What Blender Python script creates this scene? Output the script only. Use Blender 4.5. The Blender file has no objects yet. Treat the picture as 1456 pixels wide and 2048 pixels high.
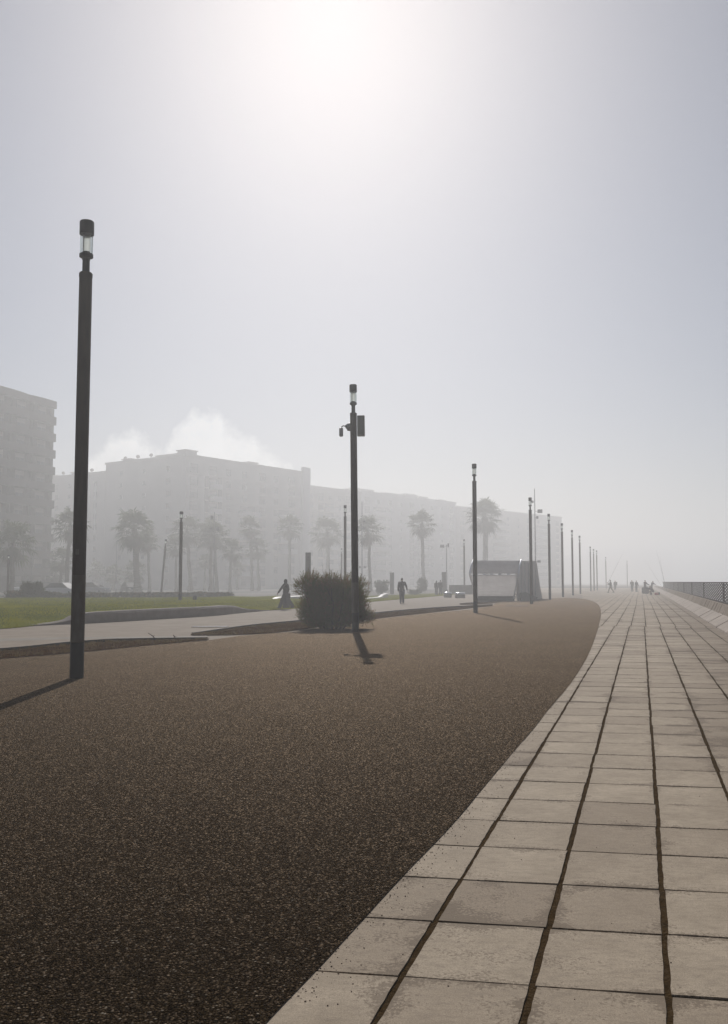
import bpy, bmesh, math, random
import numpy as np
from mathutils import Vector, Matrix, noise
random.seed(7); np.random.seed(7)
R = math.radians; PI = math.pi
sc = bpy.context.scene; COL = sc.collection

# ------------------------------------------------------------------ camera
F, H = 1850.0, 1.55
PITCH = math.atan(139.5 / F)
cam = bpy.data.cameras.new('camera'); camo = bpy.data.objects.new('camera', cam); COL.objects.link(camo)
camo.location = (0, 0, H); camo.rotation_euler = (PI / 2 + PITCH, 0, 0)
cam.sensor_width = 36; cam.lens = 36 * F / 2048; cam.clip_start = .1; cam.clip_end = 3000
sc.camera = camo

def ray(px, py):
    u = (px - 728) / F; v = (1024 - py) / F
    return u, math.cos(PITCH) - math.sin(PITCH) * v, math.sin(PITCH) + math.cos(PITCH) * v
def G(px, py, z=0.0):                       # surveyed point of the ground at height z
    u, f, w = ray(px, py); t = (z - H) / w
    return (u * t, f * t)
def A(px, py, Y):                           # surveyed point at distance Y
    u, f, w = ray(px, py); t = Y / f
    return (u * t, Y, H + w * t)

# ------------------------------------------------------------------ materials
def nmat(name):
    m = bpy.data.materials.new(name); m.use_nodes = True
    nt = m.node_tree; nt.nodes.clear()
    out = nt.nodes.new('ShaderNodeOutputMaterial')
    return m, nt, out
def nd(nt, typ, **kw):
    n = nt.nodes.new(typ)
    for k, v in kw.items():
        if k.startswith('i_'):
            n.inputs[k[2:].replace('_', ' ')].default_value = v
        else: setattr(n, k, v)
    return n
def lk(nt, a, b): nt.links.new(a, b)
def ramp(nt, fac, stops):
    r = nt.nodes.new('ShaderNodeValToRGB'); e = r.color_ramp.elements
    while len(e) < len(stops): e.new(.5)
    for el, (p, c) in zip(e, stops):
        el.position = p; el.color = (*c, 1) if len(c) == 3 else c
    lk(nt, fac, r.inputs[0]); return r
def mathn(nt, op, a, b=None, c=None, clamp=False):
    n = nt.nodes.new('ShaderNodeMath'); n.operation = op; n.use_clamp = clamp
    for i, x in enumerate((a, b, c)):
        if x is None: continue
        if isinstance(x, (int, float)): n.inputs[i].default_value = x
        else: lk(nt, x, n.inputs[i])
    return n.outputs[0]
def mixc(nt, fac, a, b):
    n = nt.nodes.new('ShaderNodeMix'); n.data_type = 'RGBA'
    for i, x in ((0, fac), (6, a), (7, b)):
        if isinstance(x, (int, float)): n.inputs[i].default_value = x
        elif isinstance(x, tuple): n.inputs[i].default_value = (*x, 1)
        else: lk(nt, x, n.inputs[i])
    return n.outputs[2]
def simple(name, c1, c2=None, scale=6, rough=.7, metal=0, bump=0, bscale=None, detail=6, stretch=None, spec=.5):
    m, nt, out = nmat(name)
    c2 = c2 or tuple(x * .75 for x in c1)
    tc = nd(nt, 'ShaderNodeTexCoord'); co = tc.outputs['Object']
    if stretch:
        mp = nd(nt, 'ShaderNodeMapping'); mp.inputs['Scale'].default_value = stretch; lk(nt, co, mp.inputs[0]); co = mp.outputs[0]
    nz = nd(nt, 'ShaderNodeTexNoise', i_Scale=scale, i_Detail=detail, i_Roughness=.6); lk(nt, co, nz.inputs['Vector'])
    r = ramp(nt, nz.outputs[0], [(.32, c1), (.68, c2)])
    b = nd(nt, 'ShaderNodeBsdfPrincipled', i_Roughness=rough, i_Metallic=metal); b.inputs['Specular IOR Level'].default_value = spec
    lk(nt, r.outputs[0], b.inputs['Base Color'])
    if bump:
        n2 = nd(nt, 'ShaderNodeTexNoise', i_Scale=bscale or scale * 6, i_Detail=4); lk(nt, co, n2.inputs['Vector'])
        bp = nd(nt, 'ShaderNodeBump', i_Strength=bump, i_Distance=.01); lk(nt, n2.outputs[0], bp.inputs['Height']); lk(nt, bp.outputs[0], b.inputs['Normal'])
    lk(nt, b.outputs[0], out.inputs[0]); return m
def leafmat(name, c1, c2, trans=.45, scale=3):
    m, nt, out = nmat(name)
    tc = nd(nt, 'ShaderNodeTexCoord')
    nz = nd(nt, 'ShaderNodeTexNoise', i_Scale=scale, i_Detail=5); lk(nt, tc.outputs['Object'], nz.inputs['Vector'])
    r = ramp(nt, nz.outputs[0], [(.35, c1), (.65, c2)])
    d = nd(nt, 'ShaderNodeBsdfPrincipled', i_Roughness=.6); d.inputs['Specular IOR Level'].default_value = .05
    t = nd(nt, 'ShaderNodeBsdfTranslucent')
    lk(nt, r.outputs[0], d.inputs['Base Color']); lk(nt, r.outputs[0], t.inputs[0])
    mx = nd(nt, 'ShaderNodeMixShader'); mx.inputs[0].default_value = trans
    lk(nt, d.outputs[0], mx.inputs[1]); lk(nt, t.outputs[0], mx.inputs[2]); lk(nt, mx.outputs[0], out.inputs[0])
    return m
def glassmat(name, tint=(.9, .93, .92), clear=.8, rough=.05):
    m, nt, out = nmat(name)
    t = nd(nt, 'ShaderNodeBsdfTransparent'); t.inputs[0].default_value = (*tint, 1)
    g = nd(nt, 'ShaderNodeBsdfPrincipled', i_Roughness=rough); g.inputs['Base Color'].default_value = (.55, .56, .55, 1)
    mx = nd(nt, 'ShaderNodeMixShader'); mx.inputs[0].default_value = 1 - clear
    lk(nt, t.outputs[0], mx.inputs[1]); lk(nt, g.outputs[0], mx.inputs[2]); lk(nt, mx.outputs[0], out.inputs[0])
    return m

def asphalt_mat():
    m, nt, out = nmat('exposed_aggregate')
    tc = nd(nt, 'ShaderNodeTexCoord'); co = tc.outputs['Object']
    vo = nd(nt, 'ShaderNodeTexVoronoi', i_Scale=95.0, i_Randomness=1.0); lk(nt, co, vo.inputs['Vector'])
    ve = nd(nt, 'ShaderNodeTexVoronoi', i_Scale=48.0); lk(nt, co, ve.inputs['Vector'])
    big = nd(nt, 'ShaderNodeTexNoise', i_Scale=.55, i_Detail=5, i_Roughness=.65); lk(nt, co, big.inputs['Vector'])
    sep = nd(nt, 'ShaderNodeSeparateColor'); lk(nt, vo.outputs['Color'], sep.inputs[0])
    r = ramp(nt, sep.outputs[0], [(0, (.013, .0075, .003)), (.5, (.054, .034, .0145)), (.84, (.115, .078, .040)), (.95, (.21, .15, .095)), (1, (.56, .47, .35))])
    dk = ramp(nt, vo.outputs['Distance'], [(.25, (1.1, 1.1, 1.1)), (.7, (.15, .12, .09))])
    c = nd(nt, 'ShaderNodeMix', data_type='RGBA', blend_type='MULTIPLY'); c.inputs[0].default_value = 1
    lk(nt, r.outputs[0], c.inputs[6]); lk(nt, dk.outputs[0], c.inputs[7])
    med = nd(nt, 'ShaderNodeTexNoise', i_Scale=5.0, i_Detail=6, i_Roughness=.7); lk(nt, co, med.inputs['Vector'])
    fin = nd(nt, 'ShaderNodeTexNoise', i_Scale=30.0, i_Detail=3, i_Roughness=.75); lk(nt, co, fin.inputs['Vector'])
    br = ramp(nt, mathn(nt, 'ADD', mathn(nt, 'MULTIPLY', big.outputs[0], .45), mathn(nt, 'ADD', mathn(nt, 'MULTIPLY', med.outputs[0], .25), mathn(nt, 'MULTIPLY', fin.outputs[0], .30))), [(.37, (.55, .53, .51)), (.5, (1, 1, 1)), (.63, (1.42, 1.4, 1.36))])
    c2 = nd(nt, 'ShaderNodeMix', data_type='RGBA', blend_type='MULTIPLY'); c2.inputs[0].default_value = 1
    lk(nt, c.outputs[2], c2.inputs[6]); lk(nt, br.outputs[0], c2.inputs[7])
    b = nd(nt, 'ShaderNodeBsdfDiffuse', i_Roughness=.9); lk(nt, c2.outputs[2], b.inputs['Color'])
    gls = nd(nt, 'ShaderNodeBsdfGlossy', i_Roughness=.58); gls.inputs['Color'].default_value = (.90, .69, .49, 1)
    gr_ = ramp(nt, sep.outputs[1], [(0, (.025,) * 3), (.80, (.07,) * 3), (1, (.40,) * 3)])
    frs = nd(nt, 'ShaderNodeFresnel', i_IOR=1.33)
    gfm = mathn(nt, 'MULTIPLY', gr_.outputs[0], mathn(nt, 'MULTIPLY', frs.outputs[0], 1.18), clamp=True)
    h1 = mathn(nt, 'MULTIPLY', vo.outputs['Distance'], -1.0)
    h2 = mathn(nt, 'MULTIPLY', ve.outputs['Distance'], -.5)
    hh = mathn(nt, 'ADD', h1, h2)
    bp = nd(nt, 'ShaderNodeBump', i_Strength=.75, i_Distance=.012); lk(nt, hh, bp.inputs['Height']); lk(nt, bp.outputs[0], b.inputs['Normal']); lk(nt, bp.outputs[0], gls.inputs['Normal'])
    mx = nd(nt, 'ShaderNodeMixShader'); lk(nt, gfm, mx.inputs[0]); lk(nt, b.outputs[0], mx.inputs[1]); lk(nt, gls.outputs[0], mx.inputs[2])
    lk(nt, mx.outputs[0], out.inputs[0]); return m

SW, SL = .514, .605
def slab_mat():
    m, nt, out = nmat('cast_concrete_slab')
    tc = nd(nt, 'ShaderNodeTexCoord'); co = tc.outputs['Object']
    uv = nd(nt, 'ShaderNodeUVMap', uv_map='slab'); sx = nd(nt, 'ShaderNodeSeparateXYZ'); lk(nt, uv.outputs[0], sx.inputs[0])
    at = nd(nt, 'ShaderNodeAttribute', attribute_name='tone')
    ex = mathn(nt, 'MINIMUM', sx.outputs[0], mathn(nt, 'SUBTRACT', 1.0, sx.outputs[0]))
    ey = mathn(nt, 'MINIMUM', sx.outputs[1], mathn(nt, 'SUBTRACT', 1.0, sx.outputs[1]))
    edge = mathn(nt, 'MINIMUM', mathn(nt, 'MULTIPLY', ex, SW), mathn(nt, 'MULTIPLY', ey, SL))     # metres from the joint
    n1 = nd(nt, 'ShaderNodeTexNoise', i_Scale=2.6, i_Detail=6, i_Roughness=.65); lk(nt, co, n1.inputs['Vector'])
    n2 = nd(nt, 'ShaderNodeTexNoise', i_Scale=66, i_Detail=4, i_Roughness=.75); lk(nt, co, n2.inputs['Vector'])
    mp = nd(nt, 'ShaderNodeMapping'); mp.inputs['Scale'].default_value = (14, 30, 1); mp.inputs['Rotation'].default_value = (0, 0, R(28)); lk(nt, co, mp.inputs[0])
    n3 = nd(nt, 'ShaderNodeTexNoise', i_Scale=1, i_Detail=5); lk(nt, mp.outputs[0], n3.inputs['Vector'])
    n4 = nd(nt, 'ShaderNodeTexNoise', i_Scale=.35, i_Detail=4); lk(nt, co, n4.inputs['Vector'])
    base = ramp(nt, n1.outputs[0], [(.3, (.38, .305, .218)), (.7, (.58, .475, .348))])
    tone = mixc(nt, mathn(nt, 'MULTIPLY', at.outputs['Fac'], .62), base.outputs[0], (.29, .222, .155))
    st = mixc(nt, mathn(nt, 'MULTIPLY', mathn(nt, 'SUBTRACT', n3.outputs[0], .45, clamp=True), 1.5, clamp=True), tone, (.25, .20, .15))
    n5 = nd(nt, 'ShaderNodeTexNoise', i_Scale=190, i_Detail=2, i_Roughness=.8); lk(nt, co, n5.inputs['Vector'])
    gr5 = ramp(nt, n5.outputs[0], [(.3, (.72, .71, .70)), (.7, (1.22, 1.22, 1.22))])
    gm5 = nd(nt, 'ShaderNodeMix', data_type='RGBA', blend_type='MULTIPLY'); gm5.inputs[0].default_value = 1; lk(nt, st, gm5.inputs[6]); lk(nt, gr5.outputs[0], gm5.inputs[7]); st = gm5.outputs[2]
    # dark lichen specks: in patches and near the joints
    near = mathn(nt, 'SUBTRACT', 1.0, mathn(nt, 'DIVIDE', edge, .17), clamp=True)
    patch = mathn(nt, 'MULTIPLY', mathn(nt, 'SUBTRACT', n4.outputs[0], .38, clamp=True), 1.2)
    patch2 = mathn(nt, 'MULTIPLY', mathn(nt, 'SUBTRACT', n1.outputs[0], .40, clamp=True), 1.1)
    dirty = mathn(nt, 'SUBTRACT', mathn(nt, 'ADD', mathn(nt, 'ADD', patch, mathn(nt, 'MULTIPLY', patch2, .9)), mathn(nt, 'MULTIPLY', at.outputs['Fac'], .10)), .285, clamp=True)
    amt = mathn(nt, 'ADD', mathn(nt, 'MULTIPLY', mathn(nt, 'MULTIPLY', near, near), mathn(nt, 'ADD', mathn(nt, 'MULTIPLY', patch2, 1.2), .05)), dirty)
    # damper, dirtier slabs towards the sea wall
    so_ = nd(nt, 'ShaderNodeSeparateXYZ'); lk(nt, co, so_.inputs[0])
    rel_ = mathn(nt, 'SUBTRACT', so_.outputs[0], mathn(nt, 'MULTIPLY', so_.outputs[1], .3))
    damp = mathn(nt, 'MULTIPLY', mathn(nt, 'SUBTRACT', mathn(nt, 'ADD', rel_, mathn(nt, 'MULTIPLY', n4.outputs[0], 3.0)), 1.7), .45, clamp=True)
    st = mixc(nt, mathn(nt, 'MULTIPLY', mathn(nt, 'MULTIPLY', damp, mathn(nt, 'ADD', n1.outputs[0], .2)), .9), st, (.16, .112, .070))
    amt = mathn(nt, 'ADD', amt, mathn(nt, 'MULTIPLY', damp, .055))
    sp = mathn(nt, 'SUBTRACT', mathn(nt, 'ADD', n2.outputs[0], amt), .645)
    spk = mathn(nt, 'MULTIPLY', sp, 9.0, clamp=True)
    c = mixc(nt, mathn(nt, 'MULTIPLY', spk, .62), st, (.13, .092, .058))
    # soil creeping over the edge
    soil = mathn(nt, 'SUBTRACT', mathn(nt, 'ADD', mathn(nt, 'MULTIPLY', n2.outputs[0], .030), mathn(nt, 'MULTIPLY', mathn(nt, 'SUBTRACT', n1.outputs[0], .5), .03)), edge)
    sl = mathn(nt, 'MULTIPLY', mathn(nt, 'ADD', soil, -.008), 120.0, clamp=True)
    c = mixc(nt, sl, c, (.075, .050, .028))
    vs_ = nd(nt, 'ShaderNodeTexVoronoi', i_Scale=2.3); lk(nt, co, vs_.inputs['Vector'])
    sc_ = nd(nt, 'ShaderNodeSeparateColor'); lk(nt, vs_.outputs['Color'], sc_.inputs[0])
    rad_ = mathn(nt, 'MULTIPLY', mathn(nt, 'SUBTRACT', sc_.outputs[0], .35, clamp=True), .075)
    spot = mathn(nt, 'MULTIPLY', mathn(nt, 'SUBTRACT', rad_, mathn(nt, 'ADD', vs_.outputs['Distance'], mathn(nt, 'MULTIPLY', n2.outputs[0], .02))), 90.0, clamp=True)
    c = mixc(nt, mathn(nt, 'MULTIPLY', spot, .6), c, (.07, .055, .042))
    b = nd(nt, 'ShaderNodeBsdfPrincipled', i_Roughness=.8); b.inputs['Specular IOR Level'].default_value = .12
    lk(nt, c, b.inputs['Base Color'])
    bp = nd(nt, 'ShaderNodeBump', i_Strength=.35, i_Distance=.006)
    lk(nt, mathn(nt, 'ADD', n2.outputs[0], mathn(nt, 'MULTIPLY', n3.outputs[0], .8)), bp.inputs['Height']); lk(nt, bp.outputs[0], b.inputs['Normal'])
    lk(nt, b.outputs[0], out.inputs[0]); return m

M = {}
M['asphalt'] = asphalt_mat()
M['slab'] = slab_mat()
M['joint'] = simple('joint_soil', (.085, .054, .026), (.038, .024, .011), 14, .95, bump=1, bscale=60, spec=0)
M['soil'] = simple('dry_soil', (.055, .025, .009), (.028, .013, .005), 5, .95, bump=1, bscale=25, spec=0)
M['path'] = simple('pale_asphalt', (.31, .248, .188), (.24, .192, .144), 1.2, .8, bump=.5, bscale=70, spec=0.06)
M['kerb'] = simple('kerb_concrete', (.27, .23, .18), (.21, .18, .14), 3, .75, bump=.3, spec=0.1)
M['smooth'] = simple('smooth_concrete', (.55, .52, .48), (.45, .42, .38), 2, .55, bump=.2, spec=.4)
M['gloss'] = simple('glint_white_top', (.75, .75, .74), (.7, .7, .69), 2, .24, spec=.8)  # white puts the sun glint of the bench tops into the colour
M['wallc'] = simple('cast_wall_concrete', (.24, .20, .17), (.18, .15, .125), 2.5, .8, bump=.4, spec=0.1)
M['turf'] = simple('turf_soil', (.10, .11, .010), (.07, .08, .008), 2, .95, spec=0)
M['grass'] = leafmat('grass_blades', (.20, .21, .004), (.28, .26, .010), .5, .4)
M['drygrass'] = leafmat('dry_grass', (.16, .11, .045), (.10, .07, .03), .4, 2)
M['ground'] = simple('paved_ground', (.20, .18, .16), (.15, .135, .12), .3, .9, spec=0.05)
M['road'] = simple('road_asphalt', (.06, .058, .055), (.045, .043, .04), .5, .85, spec=0.1)
M['water'] = simple('sea_water', (.03, .05, .06), (.02, .035, .045), .2, .15, bump=.6, bscale=1.5)
M['steel'] = simple('brown_painted_steel', (.060, .040, .028), (.095, .062, .040), 9, .55, bump=.25, bscale=40, stretch=(1, 1, .25), spec=0.15)
M['steelr'] = simple('weathered_grey_steel', (.17, .14, .105), (.11, .07, .04), 7, .65, bump=.4, bscale=40, stretch=(1, 1, .3), spec=0.15)
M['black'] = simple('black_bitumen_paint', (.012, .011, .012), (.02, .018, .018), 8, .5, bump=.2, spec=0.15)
M['cap'] = simple('dark_lamp_metal', (.03, .025, .021), (.04, .034, .03), 8, .45, spec=0.15)
M['lglass'] = glassmat('lamp_glass', clear=.86)
M['core'] = leafmat('glow_shell_white', (.92, .91, .88), (.90, .89, .86), .75, 3); M['hlamp'] = simple('headlight_lens', (.6, .6, .58), (.5, .5, .48), 3, .4)
M['greybox'] = simple('grey_green_cabinet', (.19, .18, .145), (.16, .15, .12), 5, .55, spec=0.15)
M['camm'] = simple('camera_plastic', (.28, .26, .24), (.22, .2, .19), 5, .5)
M['bark'] = simple('palm_bark', (.17, .13, .10), (.09, .07, .052), 6, .95, bump=1, bscale=12, stretch=(1, 1, 3), spec=0)
M['frond'] = leafmat('palm_frond', (.062, .078, .024), (.085, .095, .032), .4, .8)
M['dead'] = leafmat('dead_frond', (.16, .12, .07), (.10, .075, .045), .3, .8)
M['shrub'] = leafmat('shrub_needles', (.095, .105, .012), (.15, .125, .022), .5, 3)
M['shrubb'] = leafmat('shrub_brown_tips', (.24, .12, .035), (.14, .08, .03), .4, 3)
M['bush'] = leafmat('bush_leaves', (.055, .06, .03), (.075, .08, .04), .35, 2)
M['twig'] = simple('twig_wood', (.06, .042, .03), (.04, .028, .02), 20, .9, spec=0)
M['bwall'] = simple('cream_render', (.56, .52, .47), (.52, .48, .43), .3, .9, spec=0.05)
M['bwall2'] = simple('white_render', (.74, .71, .68), (.68, .65, .62), .3, .9, spec=0.05)
M['bwall3'] = simple('dark_facade_concrete', (.13, .115, .105), (.105, .095, .085), .4, .85, spec=0.05)
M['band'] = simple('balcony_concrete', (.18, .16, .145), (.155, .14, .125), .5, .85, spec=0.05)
M['wglass'] = simple('window_glass', (.10, .10, .10), (.13, .13, .13), .6, .35)
M['wframe'] = simple('window_frame', (.30, .27, .25), (.25, .23, .21), 1, .6)
M['shutter'] = simple('brown_blind', (.20, .12, .095), (.15, .09, .07), 1, .7)
M['slat'] = leafmat('translucent_slats', (.80, .78, .77), (.74, .72, .71), .5, 3)
M['chrome'] = simple('brushed_steel', (.85, .85, .87), (.75, .75, .77), 8, .38, metal=.6)
M['panel'] = simple('side_panel', (.60, .55, .50), (.54, .50, .45), 1.5, .7, spec=0.1)
M['apron'] = simple('apron_concrete', (.40, .33, .27), (.29, .235, .19), 2.2, .8, bump=.6, bscale=30, spec=0.1)
M['course'] = simple('stone_course', (.30, .24, .18), (.20, .155, .115), 5, .85, bump=.8, bscale=20, spec=0.1)
M['iron'] = simple('dark_iron', (.030, .022, .020), (.05, .035, .03), 10, .55, bump=.3, spec=0.12)
M['totem'] = simple('totem_grey', (.15, .14, .135), (.13, .12, .115), 3, .5, spec=0.15)
M['totemd'] = simple('totem_dark', (.05, .048, .05), (.06, .058, .06), 3, .4)
M['galv'] = simple('galvanised_pole', (.26, .25, .25), (.21, .2, .2), 5, .5)
M['carw'] = simple('white_car_paint', (.55, .55, .55), (.52, .52, .52), 2, .55)
M['carg'] = simple('dark_car_glass', (.03, .032, .035), (.04, .042, .045), 2, .6, spec=.2)
M['cars'] = simple('silver_car_paint', (.30, .31, .32), (.28, .29, .3), 2, .55)
M['card'] = simple('dark_car_paint', (.03, .035, .05), (.028, .032, .045), 2, .4)
M['tyre'] = simple('tyre_rubber', (.02, .02, .02), (.025, .025, .025), 10, .85)
M['skin'] = simple('skin', (.36, .21, .14), (.32, .18, .12), 8, .55)
M['blackc'] = simple('black_cloth', (.020, .018, .020), (.03, .026, .027), 12, .9, spec=0)
M['greyc'] = simple('dark_grey_cloth', (.055, .05, .055), (.045, .04, .045), 12, .9, spec=0)
M['navyc'] = simple('navy_cloth', (.035, .04, .065), (.03, .034, .055), 12, .9, spec=0)
M['tanc'] = simple('tan_cloth', (.22, .18, .13), (.18, .15, .11), 12, .9, spec=0)
M['greenc'] = simple('olive_cloth', (.07, .075, .05), (.06, .06, .04), 12, .9, spec=0)
M['redc'] = simple('red_cloth', (.45, .035, .04), (.36, .03, .035), 12, .8)
M['hair'] = simple('dark_hair', (.018, .013, .010), (.025, .018, .014), 30, .6)
M['leather'] = simple('dark_leather', (.035, .025, .02), (.028, .02, .016), 15, .5)

# ------------------------------------------------------------------ mesh builder
class MB:
    def __init__(s): s.v = []; s.f = []; s.m = []; s.k = 0
    def add(s, vs, fs):
        o = len(s.v); s.v += [tuple(x) for x in vs]
        for f in fs: s.f.append(tuple(o + i for i in f)); s.m.append(s.k)
        return s
    def box(s, c, d, rz=0, rx=0, ry=0):
        x, y, z = d[0] / 2, d[1] / 2, d[2] / 2
        mt = Matrix.Translation(c) @ Matrix.Rotation(rz, 4, 'Z') @ Matrix.Rotation(ry, 4, 'Y') @ Matrix.Rotation(rx, 4, 'X')
        vs = [mt @ Vector(p) for p in ((-x, -y, -z), (x, -y, -z), (x, y, -z), (-x, y, -z), (-x, -y, z), (x, -y, z), (x, y, z), (-x, y, z))]
        return s.add(vs, [(0, 3, 2, 1), (4, 5, 6, 7), (0, 1, 5, 4), (1, 2, 6, 5), (2, 3, 7, 6), (3, 0, 4, 7)])
    def cbox(s, c, d, b=.02, rz=0):              # box with chamfered vertical and top edges
        x, y, z = d[0] / 2, d[1] / 2, d[2] / 2; b = min(b, x * .45, y * .45, z * .45)
        def oct_(hx, hy, zz): return [(-hx + b, -hy, zz), (hx - b, -hy, zz), (hx, -hy + b, zz), (hx, hy - b, zz), (hx - b, hy, zz), (-hx + b, hy, zz), (-hx, hy - b, zz), (-hx, -hy + b, zz)]
        rs = [oct_(x - b * .7, y - b * .7, -z), oct_(x, y, -z + b), oct_(x, y, z - b), oct_(x - b * .7, y - b * .7, z)]
        mt = Matrix.Translation(c) @ Matrix.Rotation(rz, 4, 'Z')
        vs = [mt @ Vector(p) for r_ in rs for p in r_]; fs = [tuple(range(7, -1, -1)), tuple(range(24, 32))]
        for k in range(3):
            for i in range(8): j = (i + 1) % 8; fs.append((k * 8 + i, k * 8 + j, k * 8 + 8 + j, k * 8 + 8 + i))
        return s.add(vs, fs)
    def lathe(s, prof, n=20, c=(0, 0, 0), cap=True):
        vs = []; fs = []
        for r, z in prof:
            for i in range(n): a = 2 * PI * i / n; vs.append((c[0] + r * math.cos(a), c[1] + r * math.sin(a), c[2] + z))
        for k in range(len(prof) - 1):
            for i in range(n): j = (i + 1) % n; fs.append((k * n + i, k * n + j, (k + 1) * n + j, (k + 1) * n + i))
        if cap: fs.append(tuple(range(n - 1, -1, -1))); fs.append(tuple(range((len(prof) - 1) * n, len(prof) * n)))
        return s.add(vs, fs)
    def tube(s, pts, rad, n=8, round_=False):
        pts = [Vector(p) for p in pts]; rad = list(rad) if hasattr(rad, '__len__') else [rad] * len(pts)
        if round_:
            a = (pts[0] - pts[1]).normalized(); b = (pts[-1] - pts[-2]).normalized()
            r0, r1 = rad[0], rad[-1]
            pts = [pts[0] + a * r0 * .95, pts[0] + a * r0 * .6] + pts + [pts[-1] + b * r1 * .6, pts[-1] + b * r1 * .95]
            rad = [r0 * .3, r0 * .8] + rad + [r1 * .8, r1 * .3]
        vs = []; fs = []; up = None
        for i, p in enumerate(pts):
            t = (pts[min(i + 1, len(pts) - 1)] - pts[max(i - 1, 0)]).normalized()
            if up is None: up = t.orthogonal().normalized()
            up = (up - t * up.dot(t)); up = up.normalized() if up.length > 1e-6 else t.orthogonal().normalized()
            w = t.cross(up)
            for k in range(n): a = 2 * PI * k / n; vs.append(p + (up * math.cos(a) + w * math.sin(a)) * rad[i])
        for q in range(len(pts) - 1):
            for i in range(n): j = (i + 1) % n; fs.append((q * n + i, q * n + j, q * n + n + j, q * n + n + i))
        fs.append(tuple(range(n - 1, -1, -1))); fs.append(tuple(range((len(pts) - 1) * n, len(pts) * n)))
        return s.add(vs, fs)
    def prism(s, poly, z0, z1, sides=True, bottom=True):
        n = len(poly); vs = [(x, y, z0) for x, y in poly] + [(x, y, z1) for x, y in poly]
        fs = [tuple(range(n, 2 * n))]
        if bottom: fs.append(tuple(range(n - 1, -1, -1)))
        if sides:
            for i in range(n): j = (i + 1) % n; fs.append((i, j, n + j, n + i))
        return s.add(vs, fs)
    def sweep(s, path, prof, closed_prof=True):   # prof (offset to the right, z) carried along a ground path
        n = len(prof); vs = []; fs = []
        for i, p in enumerate(path):
            a = Vector(path[max(i - 1, 0)][:2]); b = Vector(path[min(i + 1, len(path) - 1)][:2]); t = (b - a).normalized(); r = Vector((t.y, -t.x))
            sc_ = p[2] if len(p) > 2 else 1
            for o, z in prof: vs.append((p[0] + r.x * o, p[1] + r.y * o, z * sc_))
        for i in range(len(path) - 1):
            for k in range(n if closed_prof else n - 1):
                j = (k + 1) % n; fs.append((i * n + k, i * n + j, i * n + n + j, i * n + n + k))
        if closed_prof: fs.append(tuple(range(n - 1, -1, -1))); fs.append(tuple(range((len(path) - 1) * n, len(path) * n)))
        return s.add(vs, fs)
    def ball(s, c, r, n=12, m=8, rot=None):
        r = r if hasattr(r, '__len__') else (r, r, r); vs = []; fs = []
        for i in range(1, m):
            a = PI * i / m
            for k in range(n): b = 2 * PI * k / n; vs.append(Vector((r[0] * math.sin(a) * math.cos(b), r[1] * math.sin(a) * math.sin(b), r[2] * math.cos(a))))
        vs += [Vector((0, 0, r[2])), Vector((0, 0, -r[2]))]
        if rot: vs = [rot @ q for q in vs]
        vs = [Vector(c) + q for q in vs]
        for i in range(m - 2):
            for k in range(n): j = (k + 1) % n; fs.append((i * n + k, i * n + n + k, i * n + n + j, i * n + j))
        t = len(vs) - 2
        for k in range(n): j = (k + 1) % n; fs.append((t, k, j)); fs.append((t + 1, (m - 2) * n + j, (m - 2) * n + k))
        return s.add(vs, fs)
    def mesh(s, name, mats):
        me = bpy.data.meshes.new(name); me.from_pydata([tuple(v) for v in s.v], [], s.f)
        for m in (mats if isinstance(mats, (list, tuple)) else [mats]): me.materials.append(m)
        if any(s.m): me.polygons.foreach_set('material_index', s.m)
        me.update(); return me
    def build(s, name, mats, parent=None, smooth=False, fix=True):
        me = s.mesh(name, mats)
        if fix:
            bm = bmesh.new(); bm.from_mesh(me); bmesh.ops.recalc_face_normals(bm, faces=bm.faces); bm.to_mesh(me); bm.free()
        if smooth: me.shade_smooth()
        return put(name, me, parent)
def put(name, me, parent=None, loc=None):
    o = bpy.data.objects.new(name, me); COL.objects.link(o)
    if parent: o.parent = parent
    if loc is not None: o.location = loc
    return o
def smooth_by_angle(o, ang=40):
    o.data.shade_smooth()
    bm = bmesh.new(); bm.from_mesh(o.data)
    for e in bm.edges:
        if len(e.link_faces) == 2 and e.calc_face_angle(0) > R(ang): e.smooth = False
    bm.to_mesh(o.data); bm.free(); return o
def tag(o, label=None, cat=None, group=None, kind=None):
    if label: o['label'] = label
    if cat: o['category'] = cat
    if group: o['group'] = group
    if kind: o['kind'] = kind
    return o
def empty(name, loc, label, cat, group=None, rz=0):
    o = bpy.data.objects.new(name, None); COL.objects.link(o); o.location = loc; o.rotation_euler = (0, 0, rz); o.empty_display_size = .2
    return tag(o, label, cat, group)
KIDS = {}
def kids(o): return [c for c in bpy.data.objects if c.parent == o]
def copy_tree(o, parent=None):
    c = o.copy(); COL.objects.link(c)
    if parent: c.parent = parent
    for ch in kids(o): copy_tree(ch, c)
    return c
def sheet(name, poly, z, mat, kind='structure'):
    b = MB(); b.prism(poly, z - .003, z, sides=False, bottom=False)
    me = b.mesh(name, mat); bm = bmesh.new(); bm.from_mesh(me); bmesh.ops.triangulate(bm, faces=bm.faces); bmesh.ops.recalc_face_normals(bm, faces=bm.faces)
    for f in bm.faces:
        if f.normal.z < 0: f.normal_flip()
    bm.to_mesh(me); bm.free(); o = put(name, me)
    return tag(o, kind=kind)
def inside(p, poly):
    x, y = p; c = False; n = len(poly)
    for i in range(n):
        x1, y1 = poly[i]; x2, y2 = poly[i - 1]
        if (y1 > y) != (y2 > y) and x < (x2 - x1) * (y - y1) / (y2 - y1) + x1: c = not c
    return c
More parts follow.
